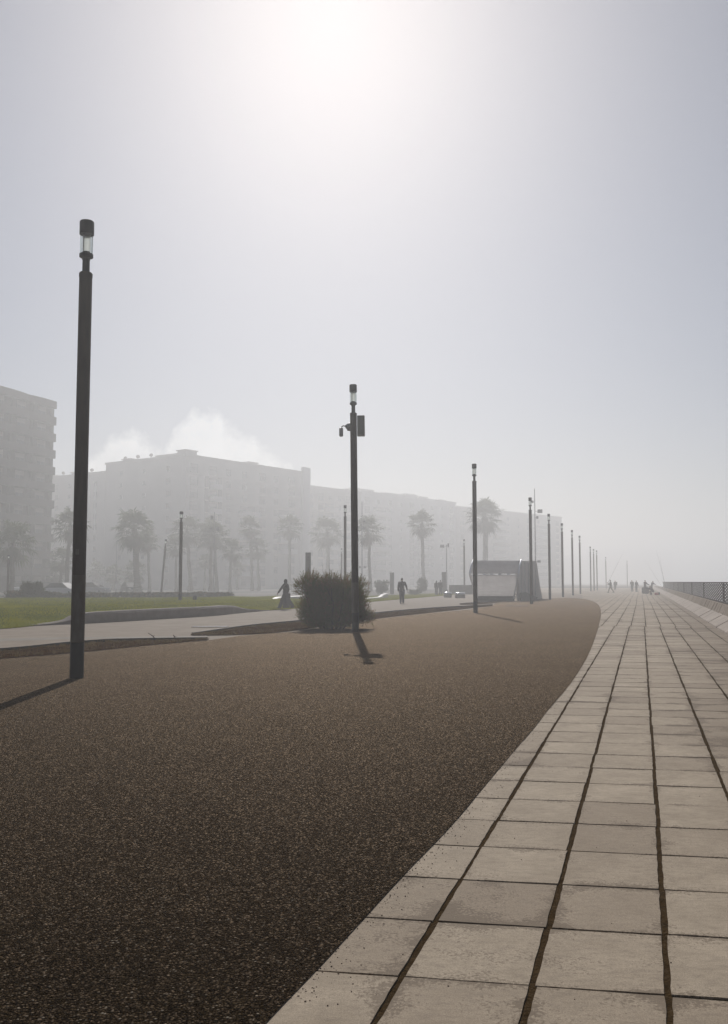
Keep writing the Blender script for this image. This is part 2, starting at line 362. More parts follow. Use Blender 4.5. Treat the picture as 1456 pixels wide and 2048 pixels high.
def spline(pts, n=6):                         # Catmull-Rom through the points
    out = []; P = [pts[0]] + list(pts) + [pts[-1]]
    for i in range(1, len(P) - 2):
        p0, p1, p2, p3 = (Vector(P[i + k]) for k in (-1, 0, 1, 2))
        for k in range(n):
            t = k / n
            out.append(tuple(.5 * ((2 * p1) + (p2 - p0) * t + (2 * p0 - 5 * p1 + 4 * p2 - p3) * t * t + (3 * p1 - p0 - 3 * p2 + p3) * t ** 3)))
    out.append(tuple(pts[-1])); return out

# ------------------------------------------------------------------ light, sky, air
SUN_EL, SUN_AZ = R(34.5), R(-2.2)             # azimuth from +Y towards +X
sd = Vector((math.sin(SUN_AZ) * math.cos(SUN_EL), math.cos(SUN_AZ) * math.cos(SUN_EL), math.sin(SUN_EL)))
sl = bpy.data.lights.new('sun', 'SUN'); sl.energy = 5.0; sl.angle = R(.5); sl.color = (1, .97, .94)
so = bpy.data.objects.new('sun', sl); COL.objects.link(so); so.rotation_euler = (-sd).to_track_quat('-Z', 'Y').to_euler(); so.location = (0, 60, 120)
w = bpy.data.worlds.new('World'); sc.world = w; w.use_nodes = True; nt = w.node_tree; nt.nodes.clear()
wo = nd(nt, 'ShaderNodeOutputWorld'); bg = nd(nt, 'ShaderNodeBackground'); bg.inputs[1].default_value = .062
sky = nd(nt, 'ShaderNodeTexSky'); sky.sky_type = 'NISHITA'; sky.sun_disc = False; sky.sun_elevation = SUN_EL; sky.sun_rotation = SUN_AZ
sky.altitude = 0; sky.air_density = .8; sky.dust_density = 1.32; sky.ozone_density = 3.0
# a low cloud bank over the town, placed by direction
tc = nd(nt, 'ShaderNodeTexCoord'); sx = nd(nt, 'ShaderNodeSeparateXYZ'); lk(nt, tc.outputs['Generated'], sx.inputs[0])
yy = mathn(nt, 'MAXIMUM', sx.outputs[1], .05)
ta = mathn(nt, 'DIVIDE', sx.outputs[0], yy); te = mathn(nt, 'DIVIDE', sx.outputs[2], yy)
cb = nd(nt, 'ShaderNodeCombineXYZ'); lk(nt, ta, cb.inputs[0]); lk(nt, te, cb.inputs[1])
cn = nd(nt, 'ShaderNodeTexNoise', i_Scale=26, i_Detail=8, i_Roughness=.62); lk(nt, cb.outputs[0], cn.inputs['Vector'])
pos = mathn(nt, 'DIVIDE', mathn(nt, 'ADD', ta, .32), .28, clamp=True)
prof_ = [(-.32, 0), (-.303, .140), (-.278, .166), (-.245, .163), (-.218, .146), (-.206, .174), (-.186, .190), (-.158, .187), (-.132, .172), (-.105, .150), (-.078, .128), (-.05, 0)]
cr = ramp(nt, pos, [((a_ + .32) / .28, (e_ * 4,) * 3) for a_, e_ in prof_])
top = mathn(nt, 'MULTIPLY', cr.outputs[0], .25)
nz_ = mathn(nt, 'MULTIPLY', mathn(nt, 'SUBTRACT', cn.outputs[0], .52), .055)
dens = mathn(nt, 'MULTIPLY', mathn(nt, 'SUBTRACT', mathn(nt, 'ADD', top, nz_), te), 60.0, clamp=True)
fr = mathn(nt, 'GREATER_THAN', sx.outputs[1], .1)
cl = mathn(nt, 'MULTIPLY', mathn(nt, 'MULTIPLY', dens, fr), mathn(nt, 'MULTIPLY_ADD', cn.outputs[0], 1.0, .0, clamp=True))
cmix = mixc(nt, cl, sky.outputs[0], (26.0, 26.0, 25.4))
lk(nt, cmix, bg.inputs[0]); lk(nt, bg.outputs[0], wo.inputs[0])

hz, hnt, hout = nmat('haze_air')
pv = nd(hnt, 'ShaderNodeVolumePrincipled'); pv.inputs['Color'].default_value = (.90, .90, .90, 1)
pv.inputs['Density'].default_value = .0039; pv.inputs['Anisotropy'].default_value = .48
lk(hnt, pv.outputs[0], hout.inputs['Volume'])
o = MB().box((0, 700, 17), (2400, 1600, 42)).build('haze', hz); tag(o, kind='stuff')
sc.view_settings.view_transform = 'Standard'; sc.view_settings.look = 'None'; sc.view_settings.exposure = -0.55; sc.view_settings.gamma = 1
cy = sc.cycles; cy.use_denoising = True; cy.max_bounces = 6; cy.volume_bounces = 1; cy.transparent_max_bounces = 12; cy.caustics_reflective = False; cy.caustics_refractive = False
try: cy.denoiser = 'OPENIMAGEDENOISE'; cy.denoising_input_passes = 'RGB_ALBEDO_NORMAL'
except Exception: pass
cy.sample_clamp_indirect = 4

# ------------------------------------------------------------------ ground
WALLX = lambda y: 2.45 + .3 * y               # foot of the sea wall
sheet('ground', [(WALLX(-40) + .9, -40), (WALLX(1480) + .9, 1480), (-1150, 1480), (-1150, -40)], -.03, M['ground'])
sheet('water', [(WALLX(-40) + 1.2, -40), (1150, -40), (1150, 1480), (WALLX(1480) + 1.2, 1480)], -3.0, M['water'])
ASPH_E = [(300, 2300), (548, 2033), (640, 1937), (735, 1832), (808, 1752), (868, 1690), (910, 1645), (950, 1597), (985, 1555), (1010, 1525), (1040, 1490), (1070, 1455), (1097, 1420), (1125, 1388), (1148, 1358), (1166, 1330), (1180, 1303), (1190, 1277), (1198, 1250), (1202, 1228), (1199, 1213), (1190, 1204.5), (1175, 1199.5), (1155, 1197), (1135, 1196), (1110, 1196.6), (1085, 1198.5)]
edge = spline([G(*q) for q in ASPH_E], 5)
left = [G(*q) for q in ((1045, 1200.5), (1010, 1203), (990, 1207), (985, 1212), (940, 1219.5), (860, 1226.5), (750, 1239), (590, 1264), (480, 1272), (415, 1281.5), (300, 1291.5), (170, 1305), (12, 1318))]
asph = edge + left + [(-20, 17.5), (-30, 15), (-30, -6), (0, -6)]
sheet('asphalt', asph, .009, M['asphalt'])
# promenade of cast slabs
sheet('promenade', [(WALLX(-6), -6), (WALLX(420), 420), (60, 420), (24, 160), (18, 96), (2, 60), (-8, -6)], -.003, M['joint'])
aV = Vector((.4975, -.0816)); bV = Vector((.2992, 1.0)) * .597; O0 = Vector((1.323, 4.193))
sv = []; sf = []; suv = []; stn = []
for j in range(-14, 420):
    off = .0
    if j > 46: off = .09
    if j > 120: off = -.05
    for i in range(-70, 7):
        o_ = O0 + aV * (i + off) + bV * j
        cx, cyy = o_ + aV * .5 + bV * .5
        if cyy > 235 or cyy < -4: continue
        rel = cx - .3 * cyy
        if rel > 2.65 or rel < -2.6 and cyy < 46: continue
        if rel < -9 - .12 * max(0, cyy - 62): continue
        if inside((cx, cyy), asph) and all(inside((cx + dx, cyy + dy), asph) for dx, dy in ((.6, 0), (-.6, 0), (0, .8), (0, -.8), (.6, .6), (.6, -.6))): continue
        rg = random.random
        gl = .009 + .010 * rg(); gr_ = .009 + .010 * rg(); gb = .005 + .006 * rg(); gt = .005 + .006 * rg()
        if j in (16, 47, 121): gb += .012
        u0, u1 = gl / SW, 1 - gr_ / SW; v0, v1 = gb / SL, 1 - gt / SL
        zb = .003 * rg(); zz = [(zb + .0035 * rg()) for _ in range(4)]; k = len(sv)
        near = cyy < 34; seg = 1 if cyy < 14 else 2
        ring = []
        if near:                               # ragged edges close to the viewer
            for (ua, va, ub, vb, n_) in ((u0, v0, u1, v0, 8), (u1, v0, u1, v1, 9), (u1, v1, u0, v1, 8), (u0, v1, u0, v0, 9)):
                n_ = n_ // seg
                for t in range(n_):
                    t_ = t / n_; jx = (rg() - .5) * .010 * seg ** .5; jy = (rg() - .5) * .006
                    ring.append((ua + (ub - ua) * t_ + jx, va + (vb - va) * t_ + jy))
        else: ring = [(u0, v0), (u1, v0), (u1, v1), (u0, v1)]
        n_ = len(ring); tn = rg() ** 1.5
        for lvl in (0, 1):
            for (u, v) in ring:
                p = o_ + aV * u + bV * v
                sv.append((p.x, p.y, -.009 if lvl == 0 else zz[0] * (1 - u) * (1 - v) + zz[1] * u * (1 - v) + zz[2] * u * v + zz[3] * (1 - u) * v))
        sf.append(tuple(range(k + n_, k + 2 * n_))); suv += ring; stn.append(tn)
        for q in range(n_):
            r_ = (q + 1) % n_
            sf.append((k + q, k + r_, k + n_ + r_, k + n_ + q)); suv += [ring[q], ring[r_], ring[r_], ring[q]]; stn.append(tn)
me = bpy.data.meshes.new('slab_paving'); me.from_pydata(sv, [], sf); me.materials.append(M['slab'])
uvl = me.uv_layers.new(name='slab'); uvl.data.foreach_set('uv', np.array(suv, 'f').ravel())
at_ = me.attributes.new('tone', 'FLOAT', 'FACE'); at_.data.foreach_set('value', np.array(stn, 'f')); me.update()
tag(put('pavement', me), kind='structure')

g = MB(); rs = random.Random(5)
for k in range(700):
    i = rs.randrange(6, len(edge) - 40); t = rs.random(); ex_ = edge[i][0] * (1 - t) + edge[i + 1][0] * t; ey_ = edge[i][1] * (1 - t) + edge[i + 1][1] * t
    if ey_ > 18: continue
    d_ = rs.expovariate(17) if rs.random() < .93 else rs.uniform(0, 1.6); r_ = rs.uniform(.0012, .0034)
    px_, py_ = ex_ + d_, ey_ - d_ * .35
    g.ball((px_, py_, .004 + r_ * .6), (r_ * rs.uniform(.8, 1.5), r_ * rs.uniform(.8, 1.4), r_ * .8), 6, 4)
tag(g.build('gravel', simple('loose_grit', (.22, .15, .09), (.10, .066, .038), 40, .8), fix=False), kind='stuff')
# second, paler path behind the planting strips
path = [G(*q) for q in ((-400, 1345), (12, 1322), (170, 1309), (300, 1295), (415, 1285), (480, 1276), (590, 1268), (750, 1243), (860, 1230), (940, 1223), (985, 1216), (1010, 1207), (1060, 1204), (1120, 1201), (1165, 1200), (1165, 1190), (1150, 1187), (1050, 1184), (950, 1186.5), (900, 1190.5), (830, 1196.5), (750, 1203.5), (600, 1217), (540, 1221.5), (475, 1227), (420, 1232.5), (300, 1240), (170, 1247.5), (70, 1252.5), (12, 1258), (-400, 1276))]
sheet('path', path, .005, M['path'])
sheet('kerb_strip', [G(*q) for q in ((-200, 1296), (12, 1282.5), (170, 1278), (415, 1275.5), (415, 1273), (170, 1274.5), (12, 1277), (-200, 1288))], .009, M['kerb'])
def strip(name, top_, bot, ntuft):
    T = spline([G(*q) for q in top_], 8); B = spline([G(*q) for q in bot], 8)
    n = min(len(T), len(B)); b = MB(); rows = 9
    for r_ in range(rows):
        for i in range(n):
            t = r_ / (rows - 1); x = T[i][0] * (1 - t) + B[i][0] * t; y = T[i][1] * (1 - t) + B[i][1] * t
            hgt = .020 + .05 * math.sin(PI * t) * (.5 + noise.noise((x * 1.3, y * 1.3, 0)))
            b.v.append((x, y, max(.018, hgt)))
    for r_ in range(rows - 1):
        for i in range(n - 1): b.f.append((r_ * n + i, r_ * n + i + 1, r_ * n + n + i + 1, r_ * n + n + i)); b.m.append(0)
    o = b.build(name, M['soil'], smooth=True); tag(o, kind='structure')
    g = MB()
    for _ in range(ntuft):
        i = random.randrange(n - 1); t = random.random(); f = random.random()
        x = (T[i][0] * (1 - f) + T[i + 1][0] * f) * (1 - t) + (B[i][0] * (1 - f) + B[i + 1][0] * f) * t
        y = (T[i][1] * (1 - f) + T[i + 1][1] * f) * (1 - t) + (B[i][1] * (1 - f) + B[i + 1][1] * f) * t
        for _ in range(4):
            a = random.random() * 2 * PI; h = random.uniform(.02, .09); l = random.uniform(0, .06); wd = .006
            bx, by = x + random.gauss(0, .03), y + random.gauss(0, .03)
            g.add([(bx - wd, by, .02), (bx + wd, by, .02), (bx + l * math.cos(a), by + l * math.sin(a), .02 + h)], [(0, 1, 2)])
    tag(g.build('dry_grass', [M['drygrass']], fix=False), kind='stuff')
    # thin dark strip added as the shade line on the far side of the bed
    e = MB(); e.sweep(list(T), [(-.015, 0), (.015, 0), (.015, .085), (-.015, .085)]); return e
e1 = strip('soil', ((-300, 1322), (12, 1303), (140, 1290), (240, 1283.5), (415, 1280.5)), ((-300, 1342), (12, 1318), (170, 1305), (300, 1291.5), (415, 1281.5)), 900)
tag(e1.build('bed_shade_strip', M['black']), 'low dark strip added as the shade line behind the bare soil bed at the left', 'shade strip')
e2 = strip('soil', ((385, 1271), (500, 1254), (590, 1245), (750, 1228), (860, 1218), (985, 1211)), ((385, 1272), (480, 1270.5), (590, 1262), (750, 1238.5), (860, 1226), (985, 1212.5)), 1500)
tag(e2.build('bed_shade_strip', M['black']), 'low dark strip added as the shade line of the long soil bed running behind the big shrub', 'shade strip')
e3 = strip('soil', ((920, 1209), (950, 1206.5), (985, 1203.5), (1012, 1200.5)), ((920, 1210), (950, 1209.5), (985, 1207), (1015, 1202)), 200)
tag(e3.build('bed_shade_strip', M['black']), 'short dark strip added as the shade line of the bed in front of the slatted wave shelter', 'shade strip')
# flat dark drain covers let into the paving
for (x0, x1, y, lab) in ((385, 455, 1254.5, 'long dark drain slot in the pale path beside the soil bed'), (1013, 1054, 1212.5, 'dark flat drain cover in the asphalt near the third lamp post')):
    a = G(x0, y); b_ = G(x1, y); d = abs(b_[0] - a[0])
    bb = MB(); bb.box(((a[0] + b_[0]) / 2, a[1], .018), (d, .5, .016)); bb.k = 1
    for k in range(9): bb.box((a[0] + d * (k + .5) / 9, a[1], .028), (d / 18, .42, .006))
    tag(bb.build('drain_cover', [M['iron'], M['black']]), lab, 'drain cover', 'drain covers')

# ------------------------------------------------------------------ lawn
NE = spline([G(*q) for q in ((-420, 1277), (-200, 1268), (12, 1258), (70, 1252.3), (170, 1247.3), (300, 1239.8), (420, 1232.3), (475, 1226.8), (540, 1221.3), (600, 1216.8), (750, 1203.3), (830, 1196.3), (900, 1190.3), (945, 1186.5))], 8)
FE = spline([(-70, 62), (-45, 66), (-30, 68), (-27, 69), (-22, 69), (-16, 70.5), (-11.5, 72), (-10, 73), (-7.5, 76), (-4.5, 84), (2.5, 105), (7, 116), (11.5, 126), (15, 132)], 8)
def lawn_h(i, dist):
    x = NE[i][0]
    wl = max(0, min(1, (x + 11.2) / 1.2)) * (1 - max(0, min(1, (x + 6.5) / 1.4)))
    s = max(0, min(1, dist / 9)); s = s * s * (3 - 2 * s)
    fade = 1 - max(0, min(1, (x + 5) / 5))
    return .02 + max(.30 * wl * (1 - .3 * s), .34 * s * fade)
NV = 26; lv = []; lf = []
for r_ in range(NV):
    for i in range(len(NE)):
        t = (r_ / (NV - 1)) ** 1.6; x = NE[i][0] * (1 - t) + FE[i][0] * t; y = NE[i][1] * (1 - t) + FE[i][1] * t
        lv.append((x, y, lawn_h(i, math.dist((x, y), NE[i])) + .02 * noise.noise((x * .7, y * .7, 3))))
nn = len(NE)
for r_ in range(NV - 1):
    for i in range(nn - 1): lf.append((r_ * nn + i, r_ * nn + i + 1, r_ * nn + nn + i + 1, r_ * nn + nn + i))
lm = bpy.data.meshes.new('lawn'); lm.from_pydata(lv, [], lf); lm.materials.append(M['turf']); lm.shade_smooth()
tag(put('lawn', lm), kind='structure')
# grass blades over the lawn
rng = np.random.default_rng(3); LV = np.array(lv).reshape(NV, nn, 3); NB = 110000
ii = rng.uniform(4, nn - 1.01, NB); rr_ = (rng.random(NB) ** 1.15) * (NV - 1.01)
i0 = ii.astype(int); r0 = rr_.astype(int); fi = (ii - i0)[:, None]; fr_ = (rr_ - r0)[:, None]
P = (LV[r0, i0] * (1 - fi) + LV[r0, i0 + 1] * fi) * (1 - fr_) + (LV[r0 + 1, i0] * (1 - fi) + LV[r0 + 1, i0 + 1] * fi) * fr_
an = rng.random(NB) * 2 * PI; hh = rng.uniform(.03, .085, NB) * (1 + .6 * np.sin(P[:, 0] * 1.1) * np.sin(P[:, 1] * .9)); wd = rng.uniform(.006, .014, NB)
ln = rng.normal(0, .03, (NB, 2))
Vv = np.zeros((NB, 3, 3)); Vv[:, 0] = P; Vv[:, 1] = P; Vv[:, 2] = P
Vv[:, 0, 0] -= wd * np.cos(an); Vv[:, 0, 1] -= wd * np.sin(an); Vv[:, 1, 0] += wd * np.cos(an); Vv[:, 1, 1] += wd * np.sin(an)
Vv[:, 2, :2] += ln; Vv[:, 2, 2] += hh; Vv[:, :2, 2] -= .01
gm = bpy.data.meshes.new('grass'); gm.vertices.add(NB * 3); gm.vertices.foreach_set('co', Vv.ravel().astype('f'))
gm.loops.add(NB * 3); gm.loops.foreach_set('vertex_index', np.arange(NB * 3, dtype='i')); gm.polygons.add(NB)
gm.polygons.foreach_set('loop_start', np.arange(0, NB * 3, 3, dtype='i')); gm.update(calc_edges=True); gm.materials.append(M['grass'])
tag(put('grass', gm), kind='stuff')

# low retaining wall with a rising then falling top
wp = [(70, 1252.3, .05), (115, 1250, .10), (141, 1249, .20), (160, 1248, .33), (185, 1246.8, .40), (230, 1244.3, .42), (300, 1240, .43), (420, 1232.5, .43), (464, 1228.2, .42), (492, 1225.5, .22), (515, 1223.5, .10), (540, 1221.5, .04)]
wpts = spline([(*G(q[0], q[1]), q[2]) for q in wp], 4)
b = MB(); b.sweep([(x, y, z) for x, y, z in wpts], [(.0, -.05), (.0, .80), (-.07, 1.0), (-.40, 1.02), (-.42, -.05)])
tag(smooth_by_angle(b.build('retaining_wall', M['wallc']), 30), 'low curved concrete retaining wall holding up the lawn, with a sloping end', 'wall')
# white sculpted kerb walls beyond
def kwall(pix, lab, thick=.5):
    q = spline([(*G(px, py), max(.06, z)) for px, py, z in pix], 5)
    b = MB(); b.sweep(q, [(0, -.05), (0, .92), (-.05, 1), (-thick, 1.06), (-thick - .04, .9), (-thick - .04, -.05)])
    tag(smooth_by_angle(b.build('kerb_wall', M['smooth']), 30), lab, 'kerb wall', 'pale sculpted kerb walls on the lawn')
kwall([(478, 1219.5, .14), (530, 1214.5, .17), (575, 1211.3, .19), (640, 1208.5, .19), (690, 1206, .15)], 'long pale kerb wall catching the sun behind the walking woman', .30)
kwall([(540, 1209.8, .08), (552, 1208.5, .28), (562, 1207.5, .45), (600, 1205.5, .48), (640, 1203.5, .45), (665, 1202.5, .15)], 'raised grey kerb wall with a ramped end, half hidden behind the shrub', .35)
kwall([(725, 1198.5, .07), (745, 1197.6, .09), (762, 1196.6, .14), (768, 1196, .3), (776, 1195, .42)], 'short pale kerb wall that turns up to a point, left of the walking man', .3)

# ------------------------------------------------------------------ sea wall
def WL(off, y): return (WALLX(y) + off * .958 + 0, y - off * .287)
wallr = empty('sea_wall', (WALLX(40), 40, 0), 'sloping concrete sea wall along the right edge of the promenade', 'sea wall')
inv = Matrix.Translation((-WALLX(40), -40, 0))
b = MB(); c_ = MB(); y = -4.0; k = 0
while y < 235:
    L = random.uniform(1.75, 1.95); y1 = y + L; gap = .05 if k % 6 else .22
    dz = random.uniform(-.008, .008); dd = random.uniform(-.012, .012)
    pr = [(-.02 + dd, -.02), (0 + dd, .05 + dz), (.50 + dd, .335 + dz), (.52, -.02)]
    b.sweep([WL(0, y + gap), WL(0, y1)], [(o_, z) for o_, z in pr]); y = y1; k += 1
b.v = [tuple(inv @ Vector(v)) for v in b.v]; b.build('apron', M['apron'], wallr)
y = -4.0
while y < 235:
    L = random.uniform(.55, .7); dd = random.uniform(-.015, .015)
    c_.sweep([WL(0, y + .02), WL(0, y + L)], [(.53, -.02), (.53, .30), (.56 + dd, .36), (.70 + dd, .66), (.95, .68), (.95, -.02)]); y += L
c_.v = [tuple(inv @ Vector(v)) for v in c_.v]; c_.build('stone_course', M['course'], wallr)
b = MB(); b.sweep([WL(0, -38), WL(0, 300)], [(.96, -3.2), (.96, .5), (1.2, .5), (1.25, -3.2)])
b.v = [tuple(inv @ Vector(v)) for v in b.v]; b.build('sea_face', M['course'], wallr)
fen = empty('lattice_fence', (WALLX(40), 40, .68), 'dark diagonal lattice fence standing on the sea wall', 'fence')
inv2 = Matrix.Translation((-WALLX(40), -40, -.68))
def bar(b, off, s0, z0, s1, z1, wdt, thk):
    a = Vector((*WL(off, s0), z0)); c = Vector((*WL(off, s1), z1)); t = (c - a).normalized(); n = Vector((.958, -.287, 0)); u = t.cross(n).normalized()
    vs = []
    for q in (a, c):
        for i, j in ((-1, -1), (1, -1), (1, 1), (-1, 1)): vs.append(q + u * wdt / 2 * i + n * thk / 2 * j)
    b.add(vs, [(0, 1, 2, 3), (7, 6, 5, 4), (0, 4, 5, 1), (1, 5, 6, 2), (2, 6, 7, 3), (3, 7, 4, 0)])
lat = MB(); s = -6.0
while s < 143:
    bar(lat, .80, s, .72, s + 7.0, 1.50, .055, .014); bar(lat, .83, s + 7.0, .72, s, 1.50, .055, .014); s += 1.15
lat.v = [tuple(inv2 @ Vector(v)) for v in lat.v]; lat.build('lattice', M['iron'], fen)
b = MB(); bar(b, .815, -2, 1.515, 152, 1.515, .05, .07); b.v = [tuple(inv2 @ Vector(v)) for v in b.v]; b.build('top_rail', M['iron'], fen)
b = MB(); bar(b, .815, -2, .70, 152, .70, .06, .06); b.v = [tuple(inv2 @ Vector(v)) for v in b.v]; b.build('bottom_rail', M['iron'], fen)
pm = MB().box((0, 0, .42), (.06, .06, .84), rz=-.29).mesh('post', M['iron'])
for k in range(13):
    q = WL(.815, 2 + k * 12); put('post', pm, fen, (q[0] - WALLX(40), q[1] - 40, 0))

# ------------------------------------------------------------------ street lamps
def make_lamp():
    r = empty('street_lamp', (0, 0, 0), '-', 'street lamp')
    o = MB().lathe([(.108, .56), (.108, .90), (.107, 3), (.105, 6.50), (.110, 6.52), (.110, 6.57), (.095, 6.59)], 24).build('pole', M['steel'], r); smooth_by_angle(o)
    o = MB().lathe([(.109, -.02), (.109, .555), (.107, .563)], 24).build('base_band', M['black'], r); smooth_by_angle(o)
    o = MB().lathe([(.060, 6.585), (.060, 6.80), (.066, 6.805), (.066, 6.83)], 16).build('neck', M['cap'], r); smooth_by_angle(o)
    o = MB().lathe([(.07, 6.828), (.112, 6.85), (.112, 6.90), (.075, 6.91), (.06, 6.94)], 20).build('lamp_base', M['cap'], r); smooth_by_angle(o)
    g = MB().lathe([(.104, 6.905), (.104, 7.24)], 20, cap=False)
    o = g.build('lamp_glass', M['lglass'], r, smooth=True)
    q = MB(); hs = [(.062 * math.cos(PI * i / 10), .062 * math.sin(PI * i / 10)) for i in range(11)]
    q.add([(x, y, 6.93) for x, y in hs] + [(x, y, 7.235) for x, y in hs], [(i, i + 1, i + 12, i + 11) for i in range(10)])
    q.build('glow_shell', M['core'], r, smooth=True, fix=False)  # half shell shaped to glow with sunlight, standing in for the glass reflection
    q = MB()
    for a in range(3): q.tube([(.09 * math.cos(a * 2.1 + .3), .09 * math.sin(a * 2.1 + .3), 6.9), (.09 * math.cos(a * 2.1 + .3), .09 * math.sin(a * 2.1 + .3), 7.24)], .005, 6)
    q.build('rod', M['cap'], r)
    o = MB().lathe([(.118, 7.232), (.118, 7.44), (.108, 7.455), (.0, 7.46)], 22).build('lamp_cap', M['cap'], r); smooth_by_angle(o)
    return r
lamp0 = make_lamp()
lamps = [((153, 1357), 1.01, 'nearest lamp, tall weathered brown pole with black painted foot, at the left'),
 ((711, 1264), 1.038, 'street lamp carrying a grey cabinet and a camera, in front of the shrub'),
 ((951, 1226), 1, 'street lamp standing in front of the left side of the slatted wave shelter'),
 ((1063, 1208), 1, 'street lamp in front of the shelter side wall, its top beside the tall floodlight mast'),
 ((1100, 1199.3), 1, 'street lamp just right of the shelter side wall at the back edge of the asphalt'),
 ((1126, 1194.3), 1, 'street lamp in the main row, second one right of the wave shelter'),
 ((1146, 1190.7), 1, 'street lamp in the main row, third one right of the wave shelter'),
 ((1161, 1187.7), 1, 'street lamp above the rounded tip of the dark asphalt'),
 ((1182, 1182.7), .97, 'hazy lamp, first of the close trio left of the walking angler'),
 ((1188.5, 1181.4), .97, 'hazy lamp, middle one of the close trio left of the walking angler'),
 ((1194.6, 1180.6), .97, 'hazy lamp, right one of the close trio left of the walking angler'),
 ((1212.5, 1177), .97, 'faint lamp just left of the walking angler'),
 ((1255, 1175), .97, 'faint farthest lamp rising behind the group of anglers'),
 ((360, 1211.5), .775, 'shorter street lamp standing on the lawn behind the retaining wall'),
 ((690, 1204), 1.0, 'street lamp rising behind the shrub, left of the lamp with the camera'),
 ((929, 1188), .93, 'thin hazy lamp just left of the wave shelter'),
 ((322, 1193.5), .80, 'leaning thin lamp behind the lawn, left of the short lawn lamp'),
 ((683, 1187), .80, 'faint small lamp close left of the lamp behind the shrub'),
 ((15, 1196), .55, 'faint small lamp beside the leftmost palm trunk')]
lampo = []
for n, (px, s, lab) in enumerate(lamps):
    o = lamp0 if n == 0 else copy_tree(lamp0)
    x, y = G(*px); o.location = (x, y, .012 if n < 8 else 0); o.scale = (1, 1, s); o.rotation_euler = (0, 0, .05 * math.sin(n * 1.7)); tag(o, lab, 'street lamp', 'street lamps along the promenade'); lampo.append(o)
    if n == 13: o.location.z = lawn_h(100, 0) - .02 if False else .34
lampo[1].rotation_euler = (0, R(-.6), 0); lampo[16].rotation_euler = (0, R(4), 0)
for ch in kids(lampo[0]):
    if ch.name.startswith('pole'):
        pass
# weathered zone and cabinet, camera
l0 = lampo[0]; o = MB().lathe([(.1095, .566), (.1095, 1.62), (.108, 1.63)], 24).build('rusty_sleeve', M['steelr'], l0); smooth_by_angle(o)
o = MB().box((0, -.115, 2.0), (.05, .012, .09)).build('cover_plate', M['steelr'], l0)
l1 = lampo[1]
o = MB().lathe([(.1095, .566), (.1095, 1.45), (.108, 1.46)], 24).build('rusty_sleeve', M['steelr'], l1); smooth_by_angle(o)
cab = MB().cbox((.235, .02, 6.19), (.24, .32, .60), .015).build('control_box', M['greybox'], l1)
b = MB(); b.box((.235, -.147, 6.19), (.19, .012, .53)); b.box((.31, -.156, 6.2), (.02, .012, .06)); b.build('door', M['greybox'], cab)
c1 = MB(); c1.tube([(-.10, 0, 6.16), (-.17, 0, 6.16), (-.21, 0, 6.18), (-.26, 0, 6.17)], [.125, .12, .08, .04], 14); c1.tube([(-.26, 0, 6.18), (-.32, 0, 6.20), (-.37, 0, 6.17), (-.385, 0, 6.10)], .018, 8)
br = c1.build('camera_bracket', M['camm'], l1, smooth=False); smooth_by_angle(br)
c2 = MB(); c2.lathe([(.03, .27), (.062, .25), (.064, .06), (.06, .02), (.045, 0)], 16, c=(-.39, 0, 5.87)); smooth_by_angle(c2.build('security_camera', M['camm'], l1))

# ------------------------------------------------------------------ floodlight masts and other posts
def mast(px, Y, ptop, lab, arms, r=.09, grp='floodlight masts'):
    x, y, zt = A(px, ptop, Y); o = empty('floodlight_mast', (x, y, 0), lab, 'mast', grp)
    smooth_by_angle(MB().lathe([(r * 1.5, -.05), (r * 1.3, .4), (r, .45), (r * .55, zt)], 12).build('pole', M['galv'], o))
    for (fz, sx_, sz) in arms:
        q = MB(); q.tube([(0, 0, zt * fz), (sx_ * .5, 0, zt * fz + .05)], .03, 6)
        q.cbox((sx_ * .75, -.1, zt * fz + .02), (abs(sx_) * .7, .25, sz), .03); q.build('floodlight', M['galv'], o)
    return o
mast(1069, 125, 977, 'tall thin floodlight mast behind the shelter, beside the fourth lamp', [(.87, -.5, .35), (.78, .9, .5), (.72, .4, .35), (.30, .6, .3)])
mast(429, 118, 1024, 'thin mast with two floodlights rising behind the twin trunk palm', [(.93, -.45, .5), (.80, -.4, .4), (.79, .6, .5)], .07)
mast(724, 128, 1003, 'hazy mast just right of the lamp with the camera', [(.78, .5, .35), (.70, .45, .3), (.28, .55, .3), (.28, -.4, .3)], .08)
mast(893, 140, 1089, 'slim post with a double lamp head beside the two grey benches', [(.96, -.9, .45), (.98, .35, .6)], .10)
mast(234, 120, 1080, 'faint thin pole behind the big thick palm at the left', [(.98, .3, .15)], .05)
mast(65, 108, 1063, 'faint thin pole in front of the dark building at the far left', [(.99, -.25, .15)], .05)
def totem(px, w_px, ptop, pbase, lab, Y=None):
    x, y = G(px, pbase); zt = A(px, ptop, y)[2]; wd = w_px * y / F
    o = empty('totem_sign', (x, y, 0), lab, 'totem sign', 'upright totem signs')
    MB().cbox((0, 0, zt / 2), (wd, .16, zt), .01).build('body', M['totem'], o)
    MB().box((0, -.083, zt * .52), (wd * .74, .012, zt * .86)).build('panel', M['totem'], o)
    b = MB(); b.lathe([(wd * .17, -.004), (wd * .17, .004)], 14)
    for k in range(3): b.box((-.02 + .03 * k - .01, -wd * .32 - k * .05, 0), (wd * .4, .02, .008))
    b.v = [(v[0], -.092 - v[2], zt * .90 + v[1]) for v in b.v]; b.build('emblem', M['totemd'], o)
totem(616, 11, 1105, 1203, 'dark totem sign rising behind the left part of the shrub')
totem(784, 8.5, 1145, 1188, 'pale hazy totem sign left of the walking man')
totem(888, 8.5, 1144, 1187, 'hazy totem sign behind the couple, left of the double headed post')

